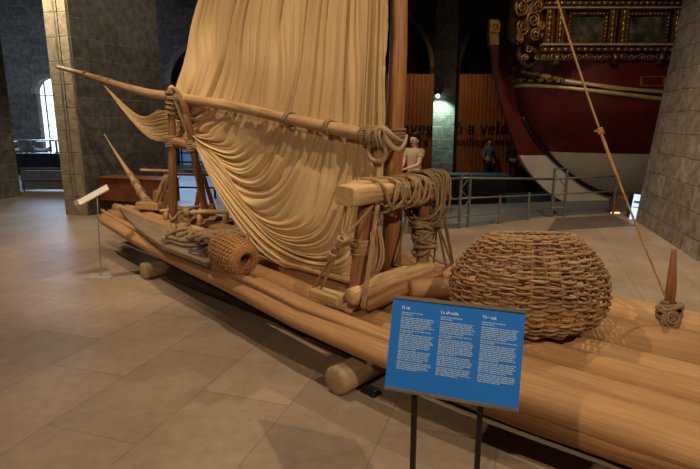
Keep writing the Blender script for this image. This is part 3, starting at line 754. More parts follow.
# cross timbers at the mast foot
a, b = atZ(352, 297, 0.55), atZ(428, 268, 0.56)
mb = MB(); mb.tube(cat([a, (a + b) / 2 + Z3 * 0.015, b], 14), [0.07, 0.085, 0.085, 0.075], 14, sq=0.95, jit=0.1)
tag(mb.build('cross_timber', M['beam']), 'stout round cross timber lying over the logs at the mast foot', 'timber', 'cross timbers on the raft')
a2, b2_ = a + Vector((0.10, -0.06, -0.045)), b + Vector((0.08, -0.09, -0.045))
mb = MB(); mb.tube(cat([a2, (a2 + b2_) / 2, b2_], 14), [0.045, 0.055, 0.05], 12, jit=0.1); tag(mb.build('cross_timber', M['stick']), 'thinner dark cross timber lying against the stout one at the mast foot', 'timber', 'cross timbers on the raft')
c0 = atZ(411, 289, 0.53); c1 = atZ(462, 286, 0.53)
mb = MB(); mb.tube([c0 + (c1 - c0) * k / 8 for k in range(9)], [0.072, 0.078, 0.078], 16, jit=0.06, capround=0.15); tag(mb.build('short_log', M['log']), 'short pale log with a round end, lying between mast bench and big wicker basket', 'log')
mb = MB(); c = atZ(328, 300, 0.475); mb.box(c + Z3 * 0.035, (0.30, 0.12, 0.07), U3, N3, Z3, 0); tag(mb.build('wood_block', M['beam'], bevel=0.012), 'flat wood block on the near logs below the bench ropes', 'block')
mb = MB(); mb.box(atZ(300, 268, 0.50) + Z3 * 0.015, (1.35, 0.10, 0.03), U3, N3, Z3, 0); tag(mb.build('plank', M['log'], bevel=0.006), 'thin plank lying on the logs along the foot of the sail', 'plank')

# baskets ------------------------------------------------------------
def big_basket(c, rb=0.52, h=0.590):
    t = thing('wicker_basket', c, 'big dome shaped wicker basket standing open topped on the raft', 'basket')
    prof = cat([Vector((x, y, 0)) for x, y in [(0.40, 0.015), (0.475, 0.07), (0.512, 0.17), (0.505, 0.28), (0.452, 0.385), (0.375, 0.475), (0.295, 0.545), (0.272, 0.56)]], 40)
    NST = 34
    mb = MB(); nrow = len(prof)
    for i, q in enumerate(prof):
        ph = (i % 2) * PI; r, z = q.x * rb / 0.515, q.y * h / 0.575
        K = NST * 4; off = random.uniform(0, 6); tl = random.uniform(-.012, .012); th = random.uniform(.0056, .0086)
        pts = []
        for k in range(K):
            a = 2 * PI * k / K; wv = math.cos(NST / 1.0 * a / 1.0 * 0.5 * 2 / 2 + ph)
            wv = math.sin(a * NST / 2 + ph)
            rr = r + 0.017 * wv + 0.004 * noise.noise(Vector((a * 3, i * .7, 1)))
            zz = z + tl * math.sin(a + off) + 0.011 * noise.noise(Vector((a * 4 + off, i * 1.3, 7)))
            pts.append(Vector(c) + Vector((rr * math.cos(a), rr * math.sin(a), zz)))
        mb.tube(pts, th, 5, closed=True, sq=1.15)
    def tilt(mb):
        for q in mb.v: q.z += -0.15 * (q.y - c[1]) * max(0, (q.z - c[2]) / h) ** 1.5
    tilt(mb); mb.build('woven_body', M['wicker'], t)
    mb = MB()
    for k in range(NST):
        a = 2 * PI * (k + 0.0) / NST
        mb.tube([Vector(c) + Vector((q.x * rb / 0.515 * math.cos(a), q.x * rb / 0.515 * math.sin(a), q.y * h / 0.575)) for q in prof[::3]], 0.006, 6)
    tilt(mb); mb.build('stakes', M['stick'], t)
    mb = MB()
    for s_ in (0, 1, 2):
        pts = []
        for k in range(120):
            a = 2 * PI * k / 120; f = a * 13 + s_ * 2 * PI / 3; r = 0.275 + 0.010 * math.cos(f)
            pts.append(Vector(c) + Vector((r * math.cos(a), r * math.sin(a), h - 0.012 + 0.010 * math.sin(f))))
        mb.tube(pts, 0.010, 6, closed=True)
    tilt(mb); mb.build('rim', M['wicker'], t)
    mb = MB(); mb.lathe(Vector(c), [(0.02, 0.008), (0.2, 0.008), (0.40, 0.014)], 30); mb.build('base', M['stick'], t)
    return t
bc = atZ(532, 341, 0.455); bcen = Vector((1.225, 3.55, 0.462))
big_basket(bcen)

def creel(c, d, L_, r):
    """small barrel shaped cane creel lying on its side, mouth towards d"""
    d = Vector(d).normalized(); t = thing('cane_creel', Vector(c) - Z3 * r, 'small barrel shaped cane fish creel lying on its side on the raft', 'basket')
    x = (Z3 - d * d.z).normalized(); y = d.cross(x); NSL = 26
    prof = cat([Vector((a, b, 0)) for a, b in [(0.30, -0.50), (0.72, -0.47), (0.93, -0.36), (1.0, -0.1), (1.0, 0.12), (0.92, 0.33), (0.72, 0.46), (0.50, 0.50)]], 30)
    def P(f, h, a): return Vector(c) + d * (h * L_) + x * (f * r * math.cos(a)) + y * (f * r * math.sin(a))
    mb = MB()
    for k in range(NSL):
        a = 2 * PI * k / NSL; mb.tube([P(q.x * 0.985, q.y, a) for q in prof], 0.0175, 6, sq=0.3, up=x * math.cos(a) + y * math.sin(a) + d * 0.01)
    mb.build('cane_slats', M['cane'], t)
    mb = MB()
    for i in range(1, 29):
        K = NSL * 4; ph = (i % 2) * PI; q = prof[i]
        mb.tube([P(q.x + 0.045 * math.sin(2 * PI * k / K * NSL / 2 + ph), q.y, 2 * PI * k / K) for k in range(K)], 0.0052, 5, closed=True)
    mb.build('weave', M['cane'], t)
    mb = MB()
    for s_ in (0, 1):
        pts = []
        for k in range(90):
            a = 2 * PI * k / 90; f = 11 * a + s_ * PI; pts.append(P(0.44 + 0.05 * math.cos(f), 0.505 + 0.016 * math.sin(f), a))
        mb.tube(pts, 0.010, 6, closed=True)
    mb.build('mouth_rim', M['stick'], t)
    mb = MB(); mb.lathe(Vector(c), [(r * 0.30, -0.49 * L_), (0.01, -0.50 * L_)], 16, d); mb.build('end_cap', M['cane'], t)
    mb = MB(); rows_ = [[P(f, h, 2 * PI * k / 20) for k in range(20)] for f, h in ((0.38, 0.48), (0.24, 0.32), (0.16, 0.16))]; mb.grid(rows_, 1, True); o = mb.build('inner_funnel', M['stick'], t, solid=0.004)
cd = (U3 * 0.98 - N3 * 0.18)
creel(atZ(233, 254, 0.487 + 0.165), cd, 0.54, 0.158)

# weathered board (oar blade) lying on the stern logs
bu = [(119, 206), (143, 217.5), (180, 230), (226, 240), (247, 246)]; bw_ = [(122, 212), (136, 227), (162, 245), (206, 262), (244, 257)]
def bz_(q): return top_z((Vector((q.x, q.y)) - O2).dot(U2)) + 0.085
mb = MB(); tp = []
for a_, b_ in zip(bu, bw_):
    for x, y in (a_, b_):
        q = atZ(x, y, 0.57); q = atZ(x, y, bz_(q)); tp.append(q)
n = 10; vs = tp + [q - Z3 * 0.055 for q in tp]; fs = []
for k in range(4):
    a_ = 2 * k; fs += [[a_, a_ + 1, a_ + 3, a_ + 2], [n + a_, n + a_ + 2, n + a_ + 3, n + a_ + 1], [a_, a_ + 2, n + a_ + 2, n + a_], [a_ + 1, n + a_ + 1, n + a_ + 3, a_ + 3]]
fs += [[0, n, n + 1, 1], [8, 9, n + 9, n + 8]]
us = [[((vs[k] - R(0, 0, 0)).dot(U3), (vs[k] - R(0, 0, 0)).dot(N3) + vs[k].z) for k in f] for f in fs]
mb.add(vs, fs, us, False); tag(mb.build('oar_blade', M['grey_wood'], bevel=0.012), 'broad flat weathered grey brown oar blade lying on the stern logs', 'oar')
# old net / rope heap on it
heap = thing('rope_heap', atZ(200, 240, 0.6), 'heap of old grey brown rope lying on the oar blade behind the creel', 'rope')
def heap_rope(mb, pts, r): mb.tube(cat(pts, 40), r, 7, jit=0.15)
mb = MB(); zt_ = 0.625
heap_rope(mb, [atZ(163, 239, zt_), atZ(168, 230, zt_ + .03), atZ(178, 236, zt_), atZ(190, 232, zt_ + .05), atZ(196, 240, zt_), atZ(184, 241, zt_), atZ(172, 238, zt_), atZ(164, 237, zt_)], 0.022)
heap_rope(mb, [atZ(165, 236, zt_ + .02), atZ(175, 231, zt_ + .05), atZ(188, 229, zt_ + .07), atZ(200, 233, zt_ + .06), atZ(212, 232, zt_ + .05), atZ(220, 236, zt_ + .02)], 0.022)
heap_rope(mb, [atZ(180, 240, zt_), atZ(196, 239, zt_ + .02), atZ(207, 240, zt_ + .03), atZ(213, 234, zt_ + .06), atZ(203, 231, zt_ + .08)], 0.024)
mb.build('loose_ends', M['old_rope'], heap)
mb = MB()
for k in range(16):
    c = atZ(214 + random.uniform(-12, 15), 236 + random.uniform(-2, 3), zt_ + 0.02 + random.uniform(0, 0.09)); R_ = random.uniform(.09, .20); t1 = random.uniform(-.5, .5); t2 = random.uniform(-.5, .5)
    mb.tube([c + Vector((R_ * math.cos(a), 0.75 * R_ * math.sin(a), 0.05 * math.sin(a + t1) * t2 + 0.02 * math.sin(3 * a))) for a in [2 * PI * j / 24 for j in range(24)]], 0.021, 7, closed=True)
mb.build('coils', M['old_rope'], heap)

# stern crutch that carries the boom ------------------------------------
cr = thing('boom_crutch', atZ(186, 220, 0.5), 'tall crutch of two dark poles lashed together under the boom at the stern', 'crutch')
wl = lambda px, py, z: (lambda q: (Vector((q.x, q.y)) - O2).dot(N2))(atZ(px, py, z))
f1, f2 = atZ(173, 219, 0.535), atZ(206, 217, 0.57)
t1 = atW(171, 88, -0.07); t2 = atW(184, 99, -0.09)
mb = MB(); mb.tube(cat([f1, (f1 + t1) / 2 + U3 * .01, t1], 12), [0.055, 0.05, 0.042], 12, jit=0.1); mb.build('pole', M['stick'], cr)
mb = MB(); mb.tube(cat([f2, (f2 + t2) / 2, t2], 12), [0.048, 0.046, 0.04], 12, jit=0.1); mb.build('pole', M['stick'], cr)
m1 = f1 + (t1 - f1) * 0.615; m2 = f2 + (t2 - f2) * 0.63; ext = (m2 - m1).normalized() * 0.10
mb = MB(); mb.tube([m1 - ext, m1, m2, m2 + ext], [0.06, 0.065, 0.06], 12, jit=0.15); mb.build('crossbar', M['stick'], cr)
mb = MB()
for k in range(4): wrap(mb, m1 + Z3 * (.03 * k - .05), (0.2, 0, 1), 0.06, 2, 0.013); wrap(mb, m2 + Z3 * (.03 * k - .05), (-.2, 0, 1), 0.055, 2, 0.013)
for k in range(5): wrap(mb, t1 + (m1 - t1) * (0.10 + .09 * k), (0.1 * k, 0.2, 1), 0.052, 2, 0.012)
mb.tube(cat([t1 + U3 * .05, atW(178, 92, -.10), atW(183, 108, -.08), atW(187, 122, -.06), m2 + Z3 * .05], 14), 0.02, 7, jit=.2)
mb.build('lashing', M['old_rope'], cr)
mb = MB(); mb.tube(cat([t1 + Z3 * .02, t1.lerp(m2, .3), t1.lerp(m2, .65), m2 + Z3 * .1], 8), [0.03, 0.022, .03], 8, jit=.2); mb.build('wooden_stay', M['beam'], cr)

# stern bench ---------------------------------------------------------
sb = thing('stern_bench', atZ(180, 212, 0.52), 'slender stern bench, a long bar on splayed sticks behind the crutch', 'bench')
yb = 7.45
s0, s1 = atY(141, 170, yb + .25), atY(216, 173, yb - .1)
mb = MB(); mb.tube([s0 + (s1 - s0) * k / 8 for k in range(9)], [0.028, 0.036, 0.034], 10, sq=0.7, jit=.1, up=(0, 0, 1)); mb.build('seat_bar', M['beam'], sb)
for x_t, y_t, x_f, y_f, nm in ((166, 172, 152, 211, 0), (168, 172, 160, 209, 0), (201, 173, 196, 212, 1), (204, 174, 214, 209, 1)):
    a = atY(x_t, y_t + 3, s0.y + (s1.y - s0.y) * ((x_t - 141) / 75)); b = atZ(x_f, y_f, 0.53)
    mb = MB(); mb.tube([a, (a + b) / 2, b], [0.026, 0.032, 0.03], 10, jit=.1); mb.build('leg', M['stick'] if nm else M['beam'], sb)
# low seat rails beside it
ls = thing('low_thwart', atZ(205, 219, 0.52), 'low pale thwart of two bars on stubby legs near the stern', 'bench')
a, b = atZ(184, 213, 0.64), atZ(229, 212, 0.66)
mb = MB(); mb.tube([a, (a + b) / 2 + Z3 * .01, b], [0.04, 0.048, 0.04], 12, sq=.7, jit=.1, up=(0, 0, 1)); mb.build('seat_bar', M['beam'], ls)
a2, b2_ = atZ(160, 211, 0.64), atZ(214, 205, 0.66)
mb = MB(); mb.tube([a2, (a2 + b2_) / 2, b2_], [0.028, 0.032, 0.03], 10, sq=.7, jit=.1, up=(0, 0, 1)); mb.build('seat_bar', M['beam'], ls)
for p_ in (a.lerp(b, .35), a.lerp(b, .92), a.lerp(b, .05), a2.lerp(b2_, .1), a2.lerp(b2_, .95)):
    mb = MB(); mb.tube([p_ - Z3 * .02, Vector((p_.x, p_.y, 0.53))], [0.04, 0.045], 10, jit=.08); mb.build('leg', M['beam'], ls)
mb = MB()
for k in range(4): wrap(mb, a.lerp(b, .06 + .02 * k), (b - a), 0.05, 2, 0.013)
mb.tube(cat([a + Z3 * .02, atZ(178, 214, .66), atZ(172, 220, .60), atZ(170, 215, .62)], 12), 0.016, 7); mb.build('lashing', M['old_rope'], ls)
# leaning steering stick and its chocks at the stern end
ss = thing('steering_pole', atZ(148, 205, 0.6), 'slender leaning pole with rope wrapped lower end at the stern', 'pole')
a, b = atZ(149, 206, 0.58), atY(104, 134, 8.55)
pp = cat([a, a.lerp(b, .35) + Z3 * .02, a.lerp(b, .7), b], 20)
mb = MB(); mb.tube(pp, [0.055, 0.055, 0.038, 0.025, 0.014, 0.008], 12, jit=.08); mb.build('shaft', M['boom'], ss)
mb = MB()
for k in (1, 3, 5, 7): wrap(mb, pp[k], b - a, 0.058 - .004 * k, 3.5, 0.013, 0.024)
mb.build('rope_wrapping', M['rope'], ss)
for (x, y, sx, sy, sz, lb) in ((146, 208, .42, .22, .11, 'squared wood chock at the foot of the leaning stern pole'), (158, 203, .24, .18, .20, 'upright wood chock beside the leaning stern pole')):
    c = atZ(x, y, 0.58); mb = MB(); z0 = top_z((Vector((c.x, c.y)) - O2).dot(U2)) + .005
    mb.box(Vector((c.x, c.y, z0 + sz / 2)) + A2 * .1, (sx, sy, sz), B2, A2, Z3, 0, (.9, .85)); tag(mb.build('chock', M['log'], bevel=.02), lb, 'block', 'wood chocks at the stern')

# belaying peg with knot and the forestay ---------------------------------
pb = atZ(668, 322, 0.45); puw = (Vector((pb.x, pb.y)) - O2)
zpb = 0.425
peg = thing('belaying_peg', Vector((pb.x, pb.y, zpb)), 'tapered dark wooden peg standing upright in the far logs', 'peg')
ptip = atY(674, 250, pb.y + 0.03)
mb = MB(); mb.tube([Vector((pb.x + .01, pb.y + .02, zpb)), Vector((pb.x + .015, pb.y + .02, zpb)).lerp(ptip, .5), ptip], [0.034, 0.032, 0.016], 12, jit=.06); mb.build('shaft', M['peg'], peg)
mb = MB()
for k in range(6): wrap(mb, Vector((pb.x + .006, pb.y + .01, zpb + .03 + .024 * k)), (random.uniform(-.5, .5), random.uniform(-.5, .5), 1), 0.036 + random.uniform(0, .03), 1.7, 0.013)
for k in range(3):
    c = Vector((pb.x - .01, pb.y - .045, zpb + .05 + .015 * k)); mb.tube([c + Vector(((.062 - .012 * k) * math.cos(a), -.01 * k + .01 * math.sin(a), (.062 - .012 * k) * math.sin(a))) for a in [2 * PI * j / 20 for j in range(20)]], 0.012, 7, closed=True)
mb.build('knot', M['old_rope'], peg)
fs_a = Vector((pb.x, pb.y + .01, zpb + .14)); fs_b = mast_at(MH - 0.22) + Vector((0.05, -0.04, 0))
fp = [fs_a.lerp(fs_b, k / 40) - Z3 * (0.46 * math.sin(PI * k / 40)) for k in range(41)]
stay = thing('forestay_rope', fs_a, 'thin tan stay rope running up from the peg towards the masthead', 'rope')
mb = MB(); mb.tube(fp, 0.0075, 7); mb.build('line', M['stay'], stay)
mb = MB(); mb.tube(fp[8:12], 0.0115, 8); wrap(mb, fp[11], fp[12] - fp[10], 0.010, 3, 0.007); mb.tube([fp[11], fp[11] + Vector((-.04, 0, .0))], 0.006, 6); mb.build('splice', M['stay'], stay)

# ================================================================== SIGNS
TL, TR = Vector((.1683, 1.9944, 1.13)), Vector((.6240, 1.8154, 1.13)); BL, BR = Vector((.1280, 1.880, .80)), Vector((.6100, 1.715, .80))
ex = ((TR - TL) + (BR - BL)).normalized(); cc = (TL + TR + BL + BR) / 4; ey = ((TL + TR) - (BL + BR)); ey = (ey - ex * ey.dot(ex)).normalized(); en = ex.cross(ey)
SW, SH = 0.490, 0.336
sign = thing('information_sign', Vector((cc.x, cc.y, 0)), 'large blue information panel with three columns of white text on two black posts', 'sign')
def sp(x, y, n_=0.0): return cc + ex * x + ey * y + en * n_
mb = MB(); mb.box(sp(0, 0, 0), (SW, SH, 0.010), ex, ey, en); mb.build('panel', M['blue'], sign)
for y in (SH / 2 + .006, -SH / 2 - .006):
    mb = MB(); mb.box(sp(0, y, 0.002), (SW + 0.004, 0.014, 0.018), ex, ey, en); mb.build('edge_rail', M['taupe'], sign, bevel=.002)
mb = MB(); mb.box(sp(0, 0, -0.012), (SW * .98, SH * .98, 0.008), ex, ey, en); mb.build('backing_plate', M['black'], sign)
for px in (412.5, 484):
    lx = (px - 452) / 141 * SW
    top = sp(lx, -SH * 0.30, -0.022); mb = MB(); hz = Vector((top.x, top.y, 0))
    mb.box((top + hz) / 2 , (0.02, 0.02, top.z), Vector((ex.x, ex.y, 0)).normalized(), Vector((-ex.y, ex.x, 0)).normalized(), Z3); mb.build('post', M['black'], sign)
gb = Vector((ex.x, ex.y, 0)).normalized(); gn = Vector((-gb.y, gb.x, 0))
mb = MB(); mid = sp(0, 0, 0); mb.box(Vector((mid.x, mid.y, 0.01)) + gn * .03, (0.5, 0.3, 0.02), gb, gn, Z3); mb.build('foot_plate', M['black'], sign, bevel=.004)
# bracket wedge under the panel
mb = MB(); a_ = sp(-SW * .47, -SH / 2 - .012, -.02); b_ = sp(SW * .47, -SH / 2 - .012, -.02); d_ = gn * 0.10 + Z3 * .05
vs = [a_, b_, sp(SW * .3, -SH / 2 + .02, -.14), sp(-SW * .3, -SH / 2 + .02, -.14), sp(-SW * .47, -SH * .2, -.02), sp(SW * .47, -SH * .2, -.02)]
mb.add(vs, [[0, 1, 2, 3], [3, 2, 5, 4], [0, 3, 4], [1, 5, 2], [0, 4, 5, 1]], [[(0, 0)] * 4, [(0, 0)] * 4, [(0, 0)] * 3, [(0, 0)] * 3, [(0, 0)] * 4], False); mb.build('bracket', M['black'], sign)
# text: titles in type, body copy as rows of word-length strokes
def font_text(txt, x, y, size, m, nm):
    cu = bpy.data.curves.new(nm, 'FONT'); cu.body = txt; cu.size = size; cu.extrude = 0.0004; cu.offset = 0.0004
    o = bpy.data.objects.new('tmp', cu); C.objects.link(o); bpy.context.view_layer.update()
    me = bpy.data.meshes.new_from_object(o.evaluated_get(bpy.context.evaluated_depsgraph_get())); bpy.data.objects.remove(o)
    mt = Matrix(((ex.x, ey.x, en.x), (ex.y, ey.y, en.y), (ex.z, ey.z, en.z))).to_4x4()
    me.transform(mt); base = Vector(sign['_b']); me.transform(Matrix.Translation(sp(x, y, 0.0058) - base)); me.name = nm
    ob = bpy.data.objects.new(nm, me); C.objects.link(ob); ob.parent = sign; me.materials.clear(); me.materials.append(m); ob['_b'] = list(base)
colx = [-0.207, -0.056, 0.096]
for i, ti in enumerate(('El rai', 'La almadía', 'The raft')):
    x0 = colx[i]; y0 = SH / 2 - 0.036
    font_text(ti, x0, y0, 0.0155, M['white_ink'], 'title')
    mb = MB()
    def row(y, wmax, hgt=.0036):
        x = 0
        while x < wmax:
            wd = min(random.uniform(.006, .022), wmax - x)
            mb.box(sp(x0 + x + wd / 2, y, 0.0056), (wd, hgt, 0.0006), ex, ey, en); x += wd + .0022
    y = y0 - .0135; row(y, .083, .004); y -= .0075; row(y, .045, .004); y -= .011
    for n_, last in ((7, .09), (2, .05), (9, .07), (6, .10), (5, .08)):
        for k in range(n_):
            row(y, random.uniform(.118, .132) if k < n_ - 1 else last); y -= .0066
        y -= .0022
        if y < -SH / 2 + .03: break
    mb.build('text_column', M['pale_ink'], sign)

# white label on a rod beside the stern
lb = thing('label_stand', atZ(101, 277, 0), 'slanting white label on a thin rod with a clear base plate', 'label stand')
pbase = atZ(101, 277, 0); ptop = atY(97, 193, pbase.y)
mb = MB(); mb.tube([pbase, ptop], 0.007, 8); mb.build('rod', M['steel_lt'], lb)
mb = MB(); mb.box(pbase + Z3 * .006, (0.30, 0.20, 0.012), (1, 0, 0), (0, 1, 0), Z3); mb.build('base_plate', M['acrylic'], lb)
a_ = atY(79, 203, pbase.y - .08); b_ = atY(108, 187, pbase.y + .05); ldir = (b_ - a_); LL = ldir.length; ldir.normalize()
lup = Vector((0.05, 0.8, 0.45)); lup = (lup - ldir * lup.dot(ldir)).normalized(); ln = ldir.cross(lup)
mb = MB(); mb.box((a_ + b_) / 2, (LL, 0.15, 0.015), ldir, lup, ln); mb.build('label_panel', M['label'], lb, bevel=.003)
mb = MB(); mb.box(a_ - ldir * .015 - Z3 * 0.015, (0.05, 0.12, 0.08), ldir, lup, ln); mb.build('end_box', M['steel_lt'], lb, bevel=.004)
# thin hanging cable in front of the left pillar
mb = MB(); ct = atY(52.5, 0, 10.2); mb.tube([Vector((ct.x, 10.2, 0.28)), Vector((ct.x, 10.2, 7.38))], 0.012, 6); tag(mb.build('cable', M['steel_lt']), 'thin pale cable hanging straight down before the lit left pillar', 'cable')

# ================================================================== BACKGROUND LEFT
# red brown bench behind the stern
rb0, rb1 = atY(108, 190, 10.4), atY(172, 190, 9.9); d_ = (rb1 - rb0); d_.z = 0; L_ = d_.length; d_.normalize(); dn = Vector((-d_.y, d_.x, 0)); cx = (rb0 + rb1) / 2
zb0, zb1 = atY(140, 200, 10.2).z, atY(140, 178, 10.2).z
rbx = thing('display_bench', Vector((cx.x, cx.y, 0)), 'red brown panelled display bench on a black plinth behind the raft stern', 'bench')
mb = MB(); mb.box(Vector((cx.x, cx.y, (zb0 + zb1) / 2)), (L_, 0.45, zb1 - zb0), d_, dn, Z3, 0); mb.build('panel_body', M['red_box'], rbx, bevel=.01)
mb = MB(); mb.box(Vector((cx.x, cx.y, zb1 + .012)), (L_ + .04, 0.5, 0.024), d_, dn, Z3, 0); mb.build('top', M['red_box'], rbx, bevel=.004)
mb = MB(); mb.box(Vector((cx.x, cx.y, zb0 / 2)), (L_ - .1, 0.4, zb0), d_, dn, Z3); mb.build('plinth', M['black'], rbx)
# low dark barrier across the left aisle and things beyond
mb = MB(); b0 = atZ(30, 191, 0); 
lbx0, lbx1 = -7.9, -6.2
bar = thing('barrier', Vector((-7.6, 14.0, 0)), 'low dark barrier closing the left aisle between two piers', 'barrier')
mb = MB(); mb.box((-7.3, 14.0, 0.29), (2.6, 0.08, 0.5)); mb.build('panel', M['dock_grey'], bar)
for z in (0.60, 0.30): mb = MB(); mb.tube([(-8.6, 13.94, z), (-6.0, 13.94, z)], 0.018, 8); mb.build('rail', M['steel_lt'], bar)
for x in (-8.55, -7.3, -6.05): mb = MB(); mb.tube([(x, 13.96, 0), (x, 13.96, 0.6)], 0.02, 8); mb.build('post', M['steel'], bar)
# row of display cases with blue lit boats far behind
for i in range(4):
    x = -11.6 + i * 1.0; y = 18.6
    t = thing('display_case', Vector((x, y, 0)), ['far dark display case with a small boat model, first beside the dark left pier', 'far dark display case with a small boat model, second from the dark left pier', 'far dark display case with a small boat model, third from the dark left pier', 'far dark display case with a small boat model, nearest the lit left pillar'][i], 'display case', 'display cases in the left aisle')
    mb = MB(); mb.box((x, y, .36), (.86, .5, .72)); mb.build('cabinet', M['black'], t, bevel=.01)
    mb = MB()
    for sx in (-.4, .4): mb.box((x + sx, y - .22, .93), (.025, .025, .42)); mb.box((x + sx, y + .22, .93), (.025, .025, .42))
    mb.box((x, y, 1.15), (.86, .5, .03)); mb.build('frame', M['steel'], t)
    mb = MB(); rows_ = []
    for k in range(13):
        f = k / 12 - .5; wd = .09 * (1 - (2 * f) ** 2) + .005; rows_.append([Vector((x + f * .6, y - wd, .86 + .1 * (2 * f) ** 2)), Vector((x + f * .6, y - wd * .6, .77 + .06 * (2 * f) ** 2)), Vector((x + f * .6, y, .745 + .05 * (2 * f) ** 2)), Vector((x + f * .6, y + wd * .6, .77 + .06 * (2 * f) ** 2)), Vector((x + f * .6, y + wd, .86 + .1 * (2 * f) ** 2))])
    mb.grid(rows_); tag(mb.build('boat_model', M['hull_white'], solid=.01), 'small pale boat model in the far display case ' + ['beside the dark left pier', 'second from the dark left pier', 'third from the dark left pier', 'nearest the lit left pillar'][i], 'boat model', 'boat models in the far cases')
    mb = MB(); mb.box((x, y, 1.125), (.3, .06, .02)); mb.build('case_lamp', M['lamp_blue'], t)
# railing in the blue gap below the sail's left corner
rg = thing('aisle_railing', Vector((-4.9, 13.0, 0)), 'dark railing of horizontal bars in the blue lit gap below the boom', 'railing')
for z in (0.25, 0.55, 0.85): mb = MB(); mb.tube([(-6.0, 13.0, z), (-3.2, 12.6, z)], 0.022, 8); mb.build('rail', M['black'], rg)
for f in (0, .33, .66, 1): mb = MB(); mb.box((-6.0 + 2.8 * f, 13.0 - .4 * f, .45), (.05, .05, .9)); mb.build('post', M['black'], rg)

# ================================================================== DOCK RAILING
def post_xy(px, py): q = atZ(px, py, 0); return q
rl = thing('dock_railing', atZ(500, 226, 0), 'long grey steel railing along the dock edge with lattice end posts', 'railing')
e1 = [Vector((0.25, 8.20, 0)), Vector((1.88, 8.96, 0)), Vector((3.84, 10.05, 0)), Vector((5.2, 10.42, 0))]
def rail_h(px, py, q): return atY(px, py, q.y).z
HTs = [.86, rail_h(463, 178, e1[1]), rail_h(550, 179, e1[2]), rail_h(640, 176, e1[3])]; HT = HTs[1]; HM = HT * .60
for a, b, ha, hb_ in zip(e1, e1[1:], HTs, HTs[1:]):
    for z, r_ in ((1, .022), (.60, .016), (.24, .014)):
        mb = MB(); mb.tube([a + Z3 * z * ha, b + Z3 * z * hb_], r_, 8); mb.build('rail', M['steel'], rl)
def truss(p_, d, w_=0.20, h=None):
    h = h or HT + .06; d = d.normalized()
    mb = MB(); mb.box(p_ + Z3 * h / 2, (.035, .035, h), d, d.cross(Z3), Z3); mb.box(p_ + d * w_ + Z3 * h / 2, (.035, .035, h), d, d.cross(Z3), Z3)
    k = 0; z = .28
    while z + w_ < h:
        a, b = (p_, p_ + d * w_) if k % 2 == 0 else (p_ + d * w_, p_); mb.tube([a + Z3 * z, b + Z3 * (z + w_)], .010, 6); z += w_; k += 1
    mb.tube([p_ + Z3 * h, p_ + d * w_ + Z3 * h], .014, 6); mb.build('lattice_post', M['steel'], rl)
truss(e1[1] - (e1[2] - e1[1]).normalized() * .02, e1[2] - e1[1])
truss(e1[2], e1[3] - e1[2], .28)
truss(e1[1] - (e1[1] - e1[0]).normalized() * 1.2, e1[1] - e1[0])
for f in (.40, .72):
    p_ = e1[1].lerp(e1[2], f); mb = MB(); mb.box(p_ + Z3 * HM / 2, (.035, .035, HM)); mb.build('post', M['steel'], rl)
for f in (1.0,):
    p_ = e1[2].lerp(e1[3], f); mb = MB(); mb.box(p_ + Z3 * HT / 2, (.035, .035, HT)); mb.build('post', M['steel'], rl)
# wooden walkway panel by the railing, at the right
slab('floor_walkway', [(3.3, 8.75), (5.0, 9.2), (5.1, 10.2), (3.9, 9.92)], 0.001, 0.012, M['taupe'])
# plain dark bench box on the dock edge, behind the railing
tq = atZ(444, 178, 0); mb = MB(); ct_ = thing('counter', Vector((tq.x, 14.6, -.45)), 'dark low counter with a teal top beyond the dock railing', 'counter')
mb.box((tq.x + .1, 14.6, -.05), (2.2, .5, .8)); mb.build('body', M['black'], ct_, bevel=.01)
mb = MB(); mb.box((tq.x + .1, 14.6, .37), (2.3, .6, .04)); mb.build('top', M['teal'], ct_, bevel=.005)
# kiosk with a lit screen and a small glowing floor light
kp = atZ(630, 216, 0); kp = Vector((kp.x, 9.95, 0)); ks = thing('screen_kiosk', kp, 'slim kiosk with a bright tilted screen beside the right stone pillar', 'kiosk')
kx = atY(634, 205, 9.95).x; zt0, zt1 = atY(632, 217, 9.9).z, atY(632, 197, 9.9).z
mb = MB(); mb.box((kx + .07, 10.0, (zt1 + .02) / 2), (.24, .16, zt1 + .02)); mb.build('body', M['black'], ks, bevel=.01)
eu = Vector((.12, .05, 1)).normalized(); er = Vector((1, 0, -.12)).normalized()
mb = MB(); mb.box((kx, 9.88, (zt0 + zt1) / 2), (.15, .02, zt1 - zt0 + .10), er, er.cross(eu), eu); mb.build('screen', M['screen'], ks)
mb = MB(); mb.box((kx + .0, 9.862, (zt0 + zt1) / 2 + .0), (.13, .01, .015), er, er.cross(eu), eu); mb.box((kx - .0, 9.862, (zt0 + zt1) / 2 + .1), (.10, .01, .04), er, er.cross(eu), eu); mb.build('screen_graphics', M['blue'], ks)
gx = atY(613, 216, 10.6); mb = MB(); mb.box((gx.x, 10.6, .15), (.16, .14, .34)); fl = tag(mb.build('floor_light', M['red_box'], bevel=.01), 'small orange box light on the dock edge under the red ship', 'lamp')
mb = MB(); mb.box((gx.x, 10.52, .0), (.17, .03, .035)); mb.build('glowing_strip', M['lamp_warm'], fl)

# ================================================================== GALLEY
GY = 15.0
gal = thing('galley', Vector((7.0, GY, -0.45)), 'dark red royal galley with gilded stern standing in the dock', 'ship')
def gz(py, y): return atY(560, py, y).z
ZT, ZW, ZK = gz(58, 13.2), gz(155, 13.2), gz(201, GY)
